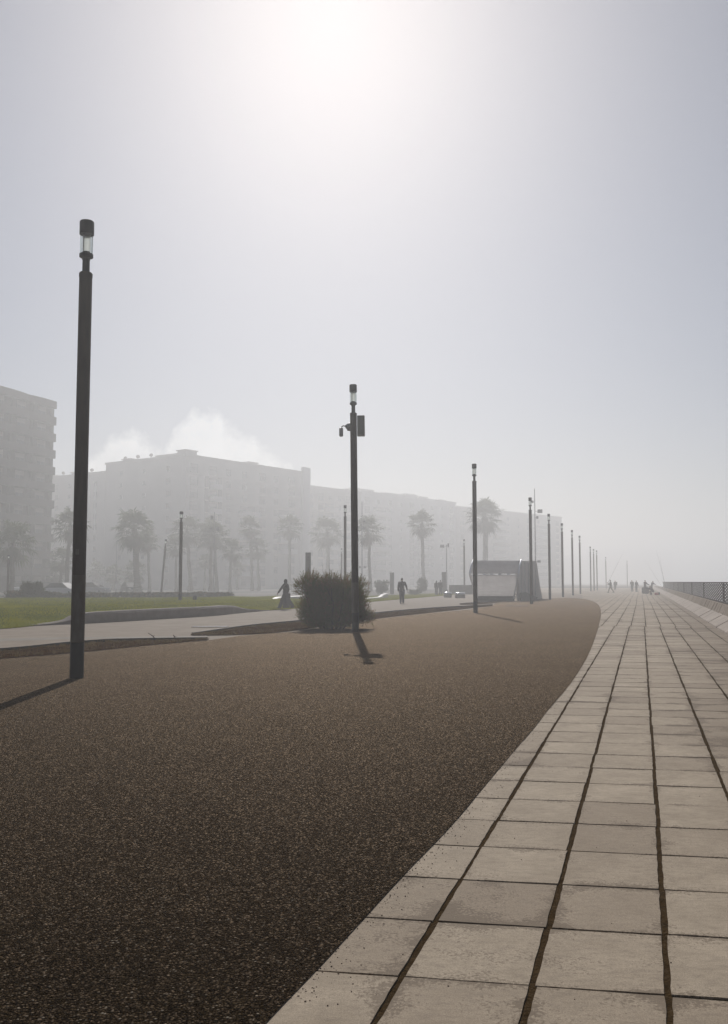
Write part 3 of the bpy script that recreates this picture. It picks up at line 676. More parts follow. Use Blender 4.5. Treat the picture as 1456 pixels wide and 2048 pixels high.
# ------------------------------------------------------------------ the slatted wave shelter, benches, low block
x0, y0 = G(939, 1202.5); sh = empty('wave_shelter', (x0, y0, 0), 'slatted wave shaped shelter with steel rails and a curved solid side wall', 'shelter')
e1v = Vector((.995, .10, 0)); e2v = Vector((.345, .939, 0)); W_ = 3.98
prof = [(.75, .12), (.62, .45), (.35, 1.05), (.12, 1.65), (0, 2.12), (.02, 2.25), (.25, 2.55), (.65, 2.92), (1.25, 3.28)]   # (setback, height) of the slatted face
def wof(z): return (.10 + .42 * max(0, (2.1 - z) / 2.1), W_ - .62 * max(0, (2.1 - z) / 2.1))
def SP(wd, d, z): return e1v * wd + e2v * d + Vector((0, 0, z))
sp_ = spline([(d, z) for d, z in prof], 5); b = MB()
for k in range(len(sp_) - 1):
    (d0, z0), (d1, z1) = sp_[k], sp_[k + 1]
    if 2.10 < (z0 + z1) / 2 < 2.22: continue
    t0 = .17; a0, a1 = d0 + (d1 - d0) * t0, z0 + (z1 - z0) * t0; b0, b1 = d1 - (d1 - d0) * t0, z1 - (z1 - z0) * t0
    l0_, r0_ = wof(a1); l1_, r1_ = wof(b1); th = .05
    b.add([SP(l0_, a0, a1), SP(r0_, a0, a1), SP(r1_, b0, b1), SP(l1_, b0, b1), SP(l0_, a0 + th, a1 - th * .6), SP(r0_, a0 + th, a1 - th * .6), SP(r1_, b0 + th, b1 - th * .6), SP(l1_, b0 + th, b1 - th * .6)],
          [(0, 1, 2, 3), (7, 6, 5, 4), (0, 4, 5, 1), (1, 5, 6, 2), (2, 6, 7, 3), (3, 7, 4, 0)])
b.build('slatted_front', M['slat'], sh)
for side in (0, 1):
    b = MB(); b.tube([SP(wof(z)[side] + (.05 if side else -.05), d - .05, z + .03) for d, z in sp_], .06, 8); b.build('side_rail', M['chrome'], sh, smooth=True)
b = MB()
for t_ in (.14, .3, .45, .62, .8):
    for (d, z) in ((0.06, 2.16),): b.box(tuple(SP(W_ * t_, d, z)), (.22, .06, .08))
b.tube([SP(.05, .04, 2.10), SP(W_, .04, 2.10)], .03, 8); b.build('ridge_bar', M['chrome'], sh)
body = [(.9, .02), (.85, .4), (.62, 1.05), (.42, 1.7), (.32, 2.15), (.5, 2.5), (.95, 2.9), (1.45, 3.24), (8.9, 3.42), (9.3, 3.25), (9.9, 2.5), (10.5, 1.6), (11.3, .7), (11.9, .3), (11.9, .02)]
n = len(body)
for nm_, w0_, w1_, rng_ in (('side_wall', W_ - .30, W_ - .06, range(n)),):
    q_ = [body[i] for i in rng_]
    if nm_ == 'end_wall': q_ = q_[:8] + [(2.6, 3.2), (2.6, .02)]
    b = MB(); m_ = len(q_)
    def sl_(z): return .42 * max(0, (2.1 - z) / 2.1) if nm_ == 'end_wall' else 0
    vs = [SP(w0_ + sl_(z), d, z) for d, z in q_] + [SP(w1_ + sl_(z), d, z) for d, z in q_]
    b.add(vs, [tuple(range(m_)), tuple(range(2 * m_ - 1, m_ - 1, -1))] + [(i, (i + 1) % m_, m_ + (i + 1) % m_, m_ + i) for i in range(m_)]); b.build(nm_, M['panel'], sh)
b = MB()
for d in (1.6, 3.3, 5.0, 6.7, 8.4): b.box(tuple(SP(W_ - .05, d, 1.6)), (.03, .06, 3.1), rz=-.35)
b.build('panel_joint', M['totem'], sh)
b = MB(); b.box(tuple(SP(1.95, .5, .10)), (3.0, .9, .22), rz=.1); b.box(tuple(SP(1.9, .86, .3)), (2.9, .5, .2), rz=.1); b.build('front_step', M['wallc'], sh)
b = MB()
for k in range(8): b.box(tuple(SP(W_ + .3 + .05 * k, .55 + .42 * k, .35 - .03 * k)), (.5, .36, .7 - .06 * k), rz=.1)
b.build('side_ramp', M['wallc'], sh)
def bench(px, py, w_px, lab):
    x, y = G(px, py); wd = w_px * y / F; o = empty('concrete_bench', (x, y, 0), lab, 'bench', 'pale block benches')
    MB().cbox((0, .4, .19), (wd, .8, .38), .04).build('base', M['wallc'], o); q = MB(); q.tube([(-wd * .51, .4, .36), (-wd * .47, .4, .36), (wd * .47, .4, .36), (wd * .51, .4, .36)], [.30, .36, .36, .30], 20); q.v = [(v[0], v[1], .36 + (v[2] - .36) * .55) for v in q.v]; q.build('seat', M['gloss'], o, smooth=True)
    MB().box((0, .4, .03), (wd * .8, .62, .06)).build('plinth', M['totem'], o)
bench(896, 1195.3, 15, 'left one of two rounded block benches with sunlit tops')
bench(921, 1196.3, 19, 'right one of two rounded block benches with sunlit tops, nearer the shelter')
bench(1047, 1196.0, 11, 'small sunlit block bench against the shelter side wall')
x, y = G(922, 1188.5); b = MB(); b.cbox((0, 0, .55), (2.9, 1.0, 1.1), .04); b.k = 1; b.box((0, 0, 1.12), (3.0, 1.1, .06))
o = b.build('low_block_wall', [M['wallc'], M['totem']]); o.location = (x, y, 0); tag(o, 'low dark block wall standing behind the two block benches', 'wall')

# ------------------------------------------------------------------ palms
def palm(h, crown_r, nf, skirt, seed, tr=.24, lean=.0):
    rs = random.Random(seed); root = empty('palm_tree', (0, 0, 0), '-', 'palm')
    pts = [Vector((lean * (k / 9) ** 1.6 + .04 * math.sin(k * 1.3 + seed), .05 * math.sin(k * .9 + seed), h * k / 9)) for k in range(10)]
    rad = [tr * (1.55 if k == 0 else 1.15 if k == 1 else 1 - .03 * k + (.18 if k > 7 else 0)) for k in range(10)]
    b = MB(); P_ = []; R_ = []
    for k in range(9):
        for q in range(6):
            t = q / 6; P_.append(pts[k].lerp(pts[k + 1], t)); R_.append((rad[k] * (1 - t) + rad[k + 1] * t) * (1 + .10 * (1 if q % 2 else -1) * rs.random()))
    P_.append(pts[-1]); R_.append(rad[-1] * .7); b.tube(P_, R_, 12); b.build('trunk', M['bark'], root)
    top_ = pts[-1]; c = MB()
    def frond(az, el, L, dead):
        c.k = 1 if dead else 0
        d = Vector((math.cos(az) * math.cos(el), math.sin(az) * math.cos(el), math.sin(el))); side = Vector((-math.sin(az), math.cos(az), 0)); up = side.cross(d)
        base = top_ + Vector((0, 0, rs.uniform(-.25, .15))); tip = base + d * L * .55 - Vector((0, 0, L * .05))
        w_ = .035; c.add([base - side * w_, base + side * w_, tip + side * w_ * .5, tip - side * w_ * .5], [(0, 1, 2, 3)])
        nb = 14
        for k in range(nb):
            a = (k / (nb - 1) - .5) * R(215); l = L * rs.uniform(.40, .60) * (1 - .22 * abs(a) / R(107))
            dr = (d * math.cos(a) + side * math.sin(a)).normalized(); mid = tip + dr * l * .55 + up * .05
            end = tip + dr * l - Vector((0, 0, l * rs.uniform(.15, .55)))
            wv = dr.cross(up).normalized() * (.042 * L / 1.7)
            c.add([tip, mid - wv, end, mid + wv], [(0, 1, 2, 3)])
    for k in range(nf):
        f = k / nf; el = R(82 - 122 * f + rs.uniform(-10, 10)); frond(k * 2.39996 + rs.uniform(-.3, .3), el, crown_r * rs.uniform(.85, 1.12), False)
    for k in range(skirt):
        el = R(rs.uniform(-85, -45)); frond(rs.random() * 2 * PI, el, crown_r * rs.uniform(.6, .85), True)
    c.build('crown', [M['frond'], M['dead']], root, fix=False); return root
protoP = [palm(8.6, 1.75, 46, 18, 1, .26), palm(8.6, 1.65, 40, 20, 2, .22, .35), palm(8.6, 1.9, 52, 24, 5, .36, -.2), palm(8.6, 1.8, 42, 10, 9, .24, .25)]
used = set()
#  px of trunk base, base row, px row of the crown's middle, prototype, crown scale, label
palms = [(22, 1201, 1084, 1, 1.35, 'leftmost palm with a drooping crown, half cut off by the photo edge'),
 (131, 1196, 1050, 0, 1.2, 'tall palm partly hidden behind the nearest street lamp'),
 (118, 1193, 1120, 3, 1.0, 'medium palm just left of the nearest lamp, below a taller crown'),
 (110, 1190, 1146, 0, .95, 'small low palm left of the nearest lamp in front of parked cars'),
 (55, 1188, 1143, 3, 1.15, 'short bushy palm in front of the dark building at the left'),
 (188, 1187, 1140, 1, .85, 'short faint palm just right of the nearest lamp'),
 (226, 1188, 1148, 0, .9, 'short faint palm between the nearest lamp and the thick palm'),
 (275, 1195, 1058, 2, 1.28, 'thick trunked tall palm with the largest crown, left of the lawn lamp'),
 (268, 1190, 1142, 3, .95, 'short palm right in front of the thick palm trunk'),
 (299, 1193, 1082, 1, .95, 'slim palm immediately right of the thick trunked palm'),
 (381, 1190, 1062, 3, 1.35, 'pale tall palm whose crown shows right of the lawn lamp'),
 (352, 1191, 1092, 1, .95, 'shorter palm whose crown shows left of the lawn lamp'),
 (421, 1190, 1066, 0, 1.25, 'left trunk of the close pair of palms below the thin mast'),
 (433, 1191, 1072, 3, 1.2, 'right trunk of the close pair of palms below the thin mast'),
 (460, 1191, 1101, 1, 1.0, 'medium palm right of the close pair of palms'),
 (409, 1188, 1122, 3, .7, 'small faint palm left of the close pair of palms'),
 (474, 1187, 1136, 0, .7, 'tiny faint palm between the two medium palms'),
 (504, 1188, 1054, 1, 1.12, 'tall slim palm with a drooping skirt, left of the walking woman'),
 (518, 1188, 1096, 3, 1.05, 'shorter palm close to the right of the tall slim one'),
 (579, 1186, 1052, 0, 1.25, 'tall palm rising straight above the walking woman'),
 (656, 1185, 1064, 3, 1.65, 'pale spiky palm above the shrub, left of the lamp behind it'),
 (740, 1189, 1062, 1, 1.4, 'pale palm immediately right of the lamp with the camera'),
 (848, 1186, 1046, 0, 1.35, 'lone tall palm standing right of the walking man'),
 (973, 1184, 1032, 2, 1.75, 'palm rising behind the slatted wave shelter')]
for (px, pb, pc, pi, cs, lab) in palms:
    x, y = G(px, pb); x *= 1.38; y *= 1.38; cs *= 1.38; zt = A(px, pc, y)[2]
    o = protoP[pi] if pi not in used else copy_tree(protoP[pi]); used.add(pi)
    o.location = (x, y, 0); o.rotation_euler = (R(2.0 * math.sin(px)), R(2.2 * math.cos(px * 1.7)), px * .37); tag(o, lab, 'palm', 'palm trees along the park')
    o.scale = (1, 1, 1)
    for ch in kids(o):
        s = zt / 8.6
        if ch.name.startswith('trunk'): ch.scale = (cs * .72, cs * .72, s)
        else:
            ch.scale = (cs, cs, cs); lean = {0: 0, 1: .35, 2: -.2, 3: .25}[pi]
            ch.location = (lean * (cs * .72 - cs), 0, 8.6 * s - 8.6 * cs)

# ------------------------------------------------------------------ shrubs and bushes
def bush_mesh(rx, ry, rz, n, seed, brown=.2, spray=.22, low=False, leaflet=.045, bottom=.0):
    rs = random.Random(seed); b = MB()
    lob = [(Vector((rs.uniform(-.68, .68) * rx, rs.uniform(-.55, .55) * ry, rz * rs.uniform(.30, 1.5))), rs.uniform(.26, .48)) for _ in range(22)]
    k = 0
    while k < n:
        c, s = rs.choice(lob) if rs.random() < .82 else (Vector((0, 0, rz * .85)), .72)
        if low and rs.random() < .3: c, s = Vector((rs.uniform(-.45, .45) * rx, rs.uniform(-.4, .4) * ry, rz * .35)), .6
        d = Vector((rs.gauss(0, 1), rs.gauss(0, 1), rs.gauss(0, 1))).normalized(); q = rs.random() ** .45
        p = c + Vector((d.x * rx, d.y * ry, d.z * rz)) * s * q
        if p.z < bottom + .04 or (p.x / (rx * 1.12)) ** 2 + (p.y / (ry * 1.12)) ** 2 + ((p.z - rz) / (rz * 1.12)) ** 2 > 1: continue
        k += 1
        g = (d * .75 + Vector((0, 0, .75)) + Vector((rs.gauss(0, .35), rs.gauss(0, .35), rs.gauss(0, .3)))).normalized()
        L = spray * rs.uniform(.6, 1.5); side = g.orthogonal().normalized(); side.rotate(Matrix.Rotation(rs.random() * 6.28, 3, g)); 
        b.k = 1 if rs.random() < brown * (1.6 if p.z > rz * 1.3 else .8) else 0
        for j in range(11):
            t = (j + .5) / 11; o = p + g * L * t; sg = 1 if j % 2 else -1
            e = (g * .75 + side * sg * .8 + Vector((rs.gauss(0, .25), rs.gauss(0, .25), rs.gauss(0, .25)))).normalized() * leaflet * rs.uniform(.7, 1.5); wv = e.cross(Vector((rs.gauss(0, 1), rs.gauss(0, 1), rs.gauss(0, 1)))).normalized() * leaflet * .16
            b.add([o - wv, o + wv, o + e], [(0, 1, 2)])
        wv = side * .004; b.add([p - wv, p + wv, p + g * L], [(0, 1, 2)])
    return b
cx_, cy_ = G(664, 1258)
shrub = empty('shrub', (cx_, cy_, 0), 'large dark bushy shrub with brown tips behind the lamp with the camera', 'shrub')
bush_mesh(1.20, .95, .98, 15000, 4, .24, .17, leaflet=.042, bottom=.02, low=True).build('foliage', [M['shrub'], M['shrubb']], shrub, fix=False)
b = MB(); rs = random.Random(2)
for k in range(26):
    a = rs.random() * 6.28; r_ = rs.uniform(.05, .75); hx = math.cos(a) * r_; hy = math.sin(a) * r_
    b.tube([(hx * .5, hy * .4, -.03), (hx * .9, hy * .7, .35), (hx * 1.25, hy, .9), (hx * 1.3 + rs.gauss(0, .1), hy, 1.35)], [.032, .025, .016, .006], 6)
for (xx, hgt) in ((-.32, 2.12), (-.10, 2.32), (-.62, 2.0), (.25, 2.08), (-.95, 1.75), (.62, 1.95)): b.tube([(xx + .1, 0, 1.2), (xx + .03, 0, 1.75), (xx, 0, hgt)], [.01, .006, .002], 5)
b.build('stem', M['twig'], shrub)
side = bush_mesh(.42, .4, .42, 620, 8, .55, .15, leaflet=.045); o = side.build('low_branch', [M['shrub'], M['shrubb']], shrub, fix=False); o.location = (1.02, .1, .12)
def bush(px, py, wpx, hpx, seed, lab, n=900, mat=('bush', 'bush'), cat='bush', grp=None):
    x, y = G(px, py); rx = wpx * y / F / 2; hz_ = hpx * y / F
    o = empty('bush', (x, y, 0), lab, cat, grp)
    bush_mesh(rx, rx * .9, hz_ / 2, n, seed, .3, .20, leaflet=.12).build('foliage', [M[mat[0]], M[mat[1]]], o, fix=False)
    b = MB()
    for k in range(6): b.tube([(0, 0, -.02), (rx * .35 * math.cos(k), rx * .3 * math.sin(k), hz_ * .5)], [.04, .015], 5)
    b.build('stem', M['twig'], o)
bush(63, 1203, 40, 40, 11, 'round dark bush at the far edge of the lawn on the left', 1500)
bush(90, 1203, 30, 22, 12, 'low brownish bush right of the round dark bush', 700)
bush(28, 1204, 34, 22, 13, 'low brown scrub at the foot of the leftmost palm', 700, ('bush', 'drygrass'))
bush(764, 1189, 30, 30, 14, 'pale hazy bush left of the pale totem sign', 800)
bush(843, 1186, 24, 34, 15, 'hazy round bush against the foot of the lone palm', 700)
bush(830, 1190, 26, 10, 16, 'low ground bush left of the lone palm', 300)
bush(1044, 1199, 22, 14, 17, 'low scrubby plant at the foot of the shelter side wall', 350)
# clipped hedge along the back of the lawn
b = MB(); rs = random.Random(21); h0 = Vector((-26.5, 77, 0)); h1 = Vector((-11.5, 81, 0))
for k in range(9000):
    t = rs.random(); p = h0.lerp(h1, t) + Vector((rs.gauss(0, .1), rs.uniform(-.5, .5), 0)); hh_ = .62 + .12 * noise.noise((t * 14, 0, 0)); p.z = hh_ * rs.random() ** .6
    e = Vector((rs.gauss(0, 1), rs.gauss(0, 1), rs.gauss(.4, 1))).normalized() * .12; wv = e.orthogonal().normalized() * .045; b.k = 1 if rs.random() < .3 else 0
    b.add([p - wv, p + e, p + wv, p - e * .4], [(0, 1, 2, 3)])
tag(b.build('hedge', [M['bush'], M['drygrass']], fix=False), 'low clipped brown green hedge along the back of the lawn', 'hedge')
# loose twigs on the soil bed
for (pa, pb_, lab) in (((240, 1284), (234, 1278.5), 'short broken twig sticking up at the left end of the bed shade strip'), ((313, 1282), (296, 1267.5), 'long bent twig leaning over the soil bed shade strip'), ((351, 1281), (346, 1271), 'upright twig at the right end of the soil bed')):
    x, y = G(*pa); x2, _, z2 = A(pb_[0], pb_[1], y); b = MB()
    b.tube([(0, 0, -.01), ((x2 - x) * .45, .03, z2 * .5 + .01), (x2 - x, .0, z2)], [.017, .014, .006], 6)
    b.tube([((x2 - x) * .5, .03, z2 * .52), ((x2 - x) * .5 + .05, .06, z2 * .66)], [.008, .003], 5)
    o = b.build('twig', M['twig']); o.location = (x, y, .02); tag(o, lab, 'twig', 'twigs in the soil bed')
x, y = G(389, 1211); b = MB(); b.lathe([(.10, 0), (.12, .05), (.12, .2), (.07, .26)], 12); b.cbox((.05, 0, .2), (.2, .2, .24), .03); o = b.build('ground_spotlight', M['totemd']); o.location = (x, y, .34); tag(o, 'small dark spotlight box on the lawn right of the short lamp', 'spotlight')

# ------------------------------------------------------------------ road and cars
sheet('road', [(-75, 76), (-62, 73), (16, 172), (80, 262), (66, 275), (-2, 178)], -.020, M['road'])
def car(px, py, rz, mat, lab):
    x, y = G(px, py); o = empty('parked_car', (x, y, 0), lab, 'car', 'cars parked behind the palms', rz)
    b = MB(); sec = [(-2.1, .35, .62, .70), (-2.0, .28, .86, .80), (-1.2, .25, .93, .86), (0, .25, .95, .87), (1.2, .25, .90, .86), (1.95, .28, .78, .80), (2.1, .36, .60, .70)]
    vs = []
    for (xx, zb, zt, hw) in sec: vs += [(xx, -hw, zb), (xx, hw, zb), (xx, hw * 1.02, (zb + zt) / 2), (xx, hw * .93, zt), (xx, -hw * .93, zt), (xx, -hw * 1.02, (zb + zt) / 2)]
    fs = [tuple(range(5, -1, -1)), tuple(range(36, 42))]
    for k in range(6):
        for i in range(6): fs.append((k * 6 + i, k * 6 + (i + 1) % 6, k * 6 + 6 + (i + 1) % 6, k * 6 + 6 + i))
    b.add(vs, fs); bd = b.build('body', mat, o); smooth_by_angle(bd, 50)
    b = MB(); vs = []
    for (xx, z, hw) in ((-1.75, .90, .76), (-1.05, 1.42, .60), (.35, 1.46, .60), (1.25, .92, .76)): vs += [(xx, -hw, z), (xx, hw, z)]
    b.add(vs, [(0, 1, 3, 2), (2, 3, 5, 4), (4, 5, 7, 6), (0, 2, 4, 6), (1, 7, 5, 3), (0, 6, 7, 1)]); b.build('window', M['carg'], o)
    MB().cbox((-.35, 0, 1.465), (1.36, 1.2, .05), .02).build('roof', mat, o)
    wm = MB(); wm.tube([(0, -.1, 0), (0, .1, 0)], .31, 16); wme = wm.mesh('wheel', M['tyre'])
    for sx_ in (-1.3, 1.3):
        for sy in (-.76, .76): put('wheel', wme, o, (sx_, sy, .31))
    for sy in (-.55, .55): MB().cbox((2.06, sy, .62), (.1, .34, .13), .02).build('headlight', M['hlamp'], o)
car(42, 1188.5, R(-95), M['carw'], 'white car left of the round dark bush, end on')
car(94, 1187.5, R(-75), M['card'], 'dark car with sun glints right of the round dark bush')
car(125, 1193.5, R(-20), M['carw'], 'white car just left of the nearest lamp pole')
car(184, 1189.5, R(-15), M['cars'], 'silver car just right of the nearest lamp pole')
car(259, 1185.5, R(-60), M['card'], 'dark car with a glinting roof behind the thick palm')

# ------------------------------------------------------------------ buildings
def window_mesh(wd, ht, blind=False):
    b = MB(); f = .07
    b.box((0, 0, 0), (wd - 2 * f, .05, ht - 2 * f)); b.k = 1
    for sx_ in (-1, 1): b.box((sx_ * (wd / 2 - f / 2), -.03, 0), (f, .12, ht))
    b.box((0, -.03, ht / 2 - f / 2), (wd - 2 * f, .12, f)); b.box((0, -.05, -ht / 2 + f / 2), (wd - 2 * f, .18, f)); b.box((0, -.03, 0), (.05, .07, ht - 2 * f))
    b.k = 2; b.box((0, -.045, ht * (.30 if not blind else .1)), (wd - 2 * f - .02, .03, ht * (.35 if not blind else .72)))
    return b.mesh('window', [M['wglass'], M['wframe'], M['shutter'] if blind else M['wframe']])
WIN = [window_mesh(1.5, 1.5), window_mesh(1.1, 1.3, True), window_mesh(2.3, 2.0), window_mesh(1.0, 1.0)]
def building(P0, ang, L, D, ht, mat, lab, floors, layout, side_cols=0, roofbits=(), balc=(), grp='apartment blocks behind the palms'):
    """local x runs along the facade away from P0, local -y looks at the promenade"""
    o = empty('apartment_building', (P0[0], P0[1], 0), lab, 'building', grp, PI / 2 - ang)
    fh = (ht - 1.2) / floors
    b = MB(); b.box((L / 2, D / 2, ht / 2 - .3), (L, D, ht + .6))
    for k in range(1, floors): b.box((L / 2, -.06, k * fh + .25), (L - .4, .12, .22))
    b.build('wall', mat, o)
    b = MB(); b.box((L / 2, .02, ht + .30 - .1), (L + .3, .5, .5)); b.box((.02, D / 2 + .3, ht + .2), (.5, D - .3, .5)); b.box((L - .02, D / 2 + .3, ht + .2), (.5, D - .3, .5)); b.build('parapet', mat, o)
    for fl in range(floors):
        z = fl * fh + fh * .55
        for (fx, kind) in layout:
            if kind is None: continue
            put('window', WIN[kind], o, (fx * L, -.02, z))
        for c in range(side_cols):
            w_ = put('window', WIN[1 if c % 3 == 0 else 3], o, (-.02, D * (c + .7) / (side_cols + .4), z)); w_.rotation_euler = (0, 0, -PI / 2)
    for (fx0, fx1, f0, f1) in balc:
        for fl in range(f0, f1):
            z = fl * fh + .1; q = MB(); wl = (fx1 - fx0) * L; xc = (fx0 + fx1) / 2 * L
            q.box((xc, -.75, z), (wl, 1.4, .18)); q.box((xc, -1.4, z + .6), (wl, .10, 1.0)); q.box((xc - wl / 2 + .05, -.7, z + .6), (.1, 1.3, 1.0)); q.box((xc + wl / 2 - .05, -.7, z + .6), (.1, 1.3, 1.0))
            q.k = 1; q.box((xc, -.03, z + 1.35), (wl * .8, .06, 2.0)); q.build('balcony', [M['bwall2'], M['wglass']], o)
    for (kind, fx, fy, a, b2, c2) in roofbits:
        if kind != 'dish': a, b2, c2 = a * 1.3, b2 * 1.3, c2 * .8
        if kind == 'hut':
            q = MB(); q.box((fx * L, fy * D, ht + c2 / 2 + .1), (a, b2, c2 + .2)); q.box((fx * L, fy * D, ht + c2 + .3), (a + .5, b2 + .5, .2)); q.build('roof_hut', mat, o)
        elif kind == 'dish':
            q = MB(); q.tube([(0, 0, 0), (0, 0, .8)], .05, 6); q.lathe([(.0, .0), (.25, .04), (.45, .14)], 14, c=(0, 0, 0), cap=False)
            n0 = len(q.v) - 42; m_ = Matrix.Translation((0, 0, .95)) @ Matrix.Rotation(R(58), 4, 'Y') @ Matrix.Rotation(.4, 4, 'Z')
            q.v = q.v[:n0] + [tuple(m_ @ Vector(v)) for v in q.v[n0:]]
            p = q.build('satellite_dish', M['wframe'], o, fix=False); p.location = (fx * L, fy * D, ht + .2); p.rotation_euler = (0, 0, a)
        elif kind == 'canopy':
            q = MB(); q.box((fx * L, fy * D, ht + c2), (a, b2, .35))
            for s1 in (-1, 1):
                for s2 in (-1, 1): q.box((fx * L + s1 * a * .42, fy * D + s2 * b2 * .4, ht + c2 / 2), (.3, .3, c2))
            q.build('roof_canopy', mat, o)
    return o
def dirang(pa, Ya, pb, Yb):
    xa = (pa - 728) / F * Ya; xb = (pb - 728) / F * Yb
    return math.atan2(xb - xa, Yb - Ya), math.hypot(xb - xa, Yb - Ya), (xa, Ya)
an1, L1, p1 = dirang(369, 202, 612, 236)
lay1 = [(.06, 2), (.20, 2), (.32, 0), (.45, 0), (.60, 2), (.72, 0), (.86, 2)]
B1 = building(p1, an1, L1, 27, 29.2, M['bwall'], 'tallest hazy apartment block with its near corner above the lawn lamp', 10, lay1, 3,
  [('hut', .04, .05, 2.6, 2.0, 1.3), ('canopy', .27, .35, 9.5, 6, 1.7), ('hut', .16, .3, 7, 6, 1.0), ('hut', .62, .2, 2.4, 2.4, 1.5), ('hut', .93, .2, 1.5, 1.5, .9), ('dish', .02, .45, 1.2, 0, 0), ('dish', .02, .62, .8, 0, 0), ('dish', .02, .78, 1.4, 0, 0), ('hut', .05, .75, 2.5, 2.2, .7)],
  [(.17, .24, 4, 9), (.40, .55, 1, 7), (.73, .88, 3, 7)])
# pale stair shaft at the right end of the block and dark strips painting a recess's shade near its corner
b = MB(); b.box((L1 * .985, -.35, 15.1), (L1 * .07, .7, 31.2)); b.build('stair_tower', M['bwall2'], B1)
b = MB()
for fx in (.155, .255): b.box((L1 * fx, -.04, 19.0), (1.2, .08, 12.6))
b.build('recess_shade_strip', M['band'], B1)
p1b = (p1[0] - math.cos(an1) * 27.1, p1[1] + math.sin(an1) * 27.1)
B1b = building((p1b[0] - math.cos(an1) * 0, p1b[1]), an1, 35, 32, 27.3, M['bwall'], 'lower apartment wing with small windows, left of the tallest block', 10, [(.2, 0), (.5, 0), (.8, 0)], 6,
  [('dish', .03, .2, 1.0, 0, 0), ('hut', .05, .35, 2.6, 2.6, .8), ('hut', .05, .75, 2.2, 3, .9), ('dish', .03, .55, .6, 0, 0), ('dish', .03, .9, 1.2, 0, 0)])
b = MB()
for fy in (.12, .2, .28, .36): b.box((-.10, 32 * fy * .9, 19), (.2, .45, 12))
b.build('wall_fin', M['bwall2'], B1b)
def rowlay(n, kinds): return [((k + .5) / n, kinds[k % len(kinds)]) for k in range(n)]
a2, L2, p2 = dirang(612, 254, 722, 274)
building(p2, a2, L2, 24, 27.8, M['bwall'], 'hazy apartment block between the tallest block and the lamp with the camera', 10, rowlay(6, [0, 2, 3]), 0, [('hut', .12, .2, 1, 1, .8), ('hut', .2, .2, .6, .6, .8), ('hut', .55, .3, 5, 4, .5)], [(.3, .5, 1, 9)])
a3, L3, p3 = dirang(722, 274, 912, 315)
building(p3, a3, L3, 24, 28.2, M['bwall2'], 'faint apartment block with a roof pergola, right of the lamp with the camera', 10, rowlay(9, [2, 0, 0, 3]), 0, [('hut', .1, .25, 7, 5, 1.3), ('dish', .17, .2, .8, 0, 0), ('canopy', .42, .3, 7.5, 5, 1.6), ('hut', .62, .3, 5, 4, 2.0), ('hut', .75, .3, 4, 4, 1.6), ('hut', .92, .2, 3, 3, 1.0)], [(.1, .25, 1, 9), (.55, .7, 1, 9)])
a4, L4, p4 = dirang(912, 315, 1124, 370)
building(p4, a4, L4, 24, 27.0, M['bwall'], 'very faint farthest apartment block behind the palm and the shelter', 10, rowlay(10, [2, 0, 3]), 0, [('canopy', .28, .2, 9, 5, 1.3), ('hut', .5, .3, 6, 4, .9), ('canopy', .82, .3, 12, 4, 1.2)], [(.3, .45, 1, 9), (.7, .85, 1, 9)])
a5, L5, p5 = dirang(1120, 900, 1212, 950)
building(p5, a5, L5, 30, 27, M['bwall2'], 'barely visible low block in the fog left of the anglers', 4, rowlay(8, [0]), 0)
a6, L6, p6 = dirang(1212, 930, 1345, 990)
building(p6, a6, L6, 30, 35, M['bwall2'], 'barely visible block in the fog above the anglers', 5, rowlay(10, [0]), 0)
# the dark building at the left with scalloped balconies
pr_ = ((99 - 728) / F * 150, 150.0); ul = Vector((math.sin(R(19)), math.cos(R(19)))); LL = 59.0
pl_ = (pr_[0] - ul.x * LL, pr_[1] - ul.y * LL)
lb = empty('apartment_building', (pl_[0], pl_[1], 0), 'dark tall building with scalloped balcony bands at the left edge', 'building', 'apartment blocks behind the palms', PI / 2 - R(19))
HT = 30.1; NF = 11; FH = HT / NF
def scal(x): return -.55 - .38 * (abs(math.sin(PI * x / 7.5)) ** .6) - .2 * math.sin(x * .21)
MB().box((LL / 2, 10, HT / 2 - .3), (LL, 19.4, HT + .6)).build('wall', M['bwall3'], lb)
xs = [LL * k / 110 for k in range(111)]
for fl in range(NF + 1):
    q = MB(); z = fl * FH - (.25 if fl else 0); hgt = 1.05 if fl < NF else .9
    if fl == 0: continue
    poly = [(x, scal(x)) for x in xs] + [(LL + .4, -.4), (LL + .4, .32), (0, .32)]
    q.prism(poly, z, z + .2)
    po = [(x, scal(x)) for x in xs] + [(LL + .4, -.4)]; pi_ = [(x, y + .12) for x, y in reversed(po)]
    q.prism(po + pi_, z + .2, z + .2 + hgt); q.build('balcony', M['band'], lb)
wmesh = window_mesh(2.0, 1.9)
for fl in range(NF):
    for k in range(3, 12):
        put('window', wmesh, lb, (LL * (k + .5) / 12, .27, fl * FH + 1.45))
b = MB()
for k in range(13): b.box((LL * k / 12 * .995 + .1, .0, HT / 2), (.25, .6, HT))
b.build('facade_pier', M['bwall3'], lb)
b = MB()
for k in range(5): b.box((LL * (.1 + .2 * k), 3.5, HT + .6), (4.5, 4, 1.2 + .2 * (k % 2)))
b.build('roof_hut', M['bwall3'], lb)

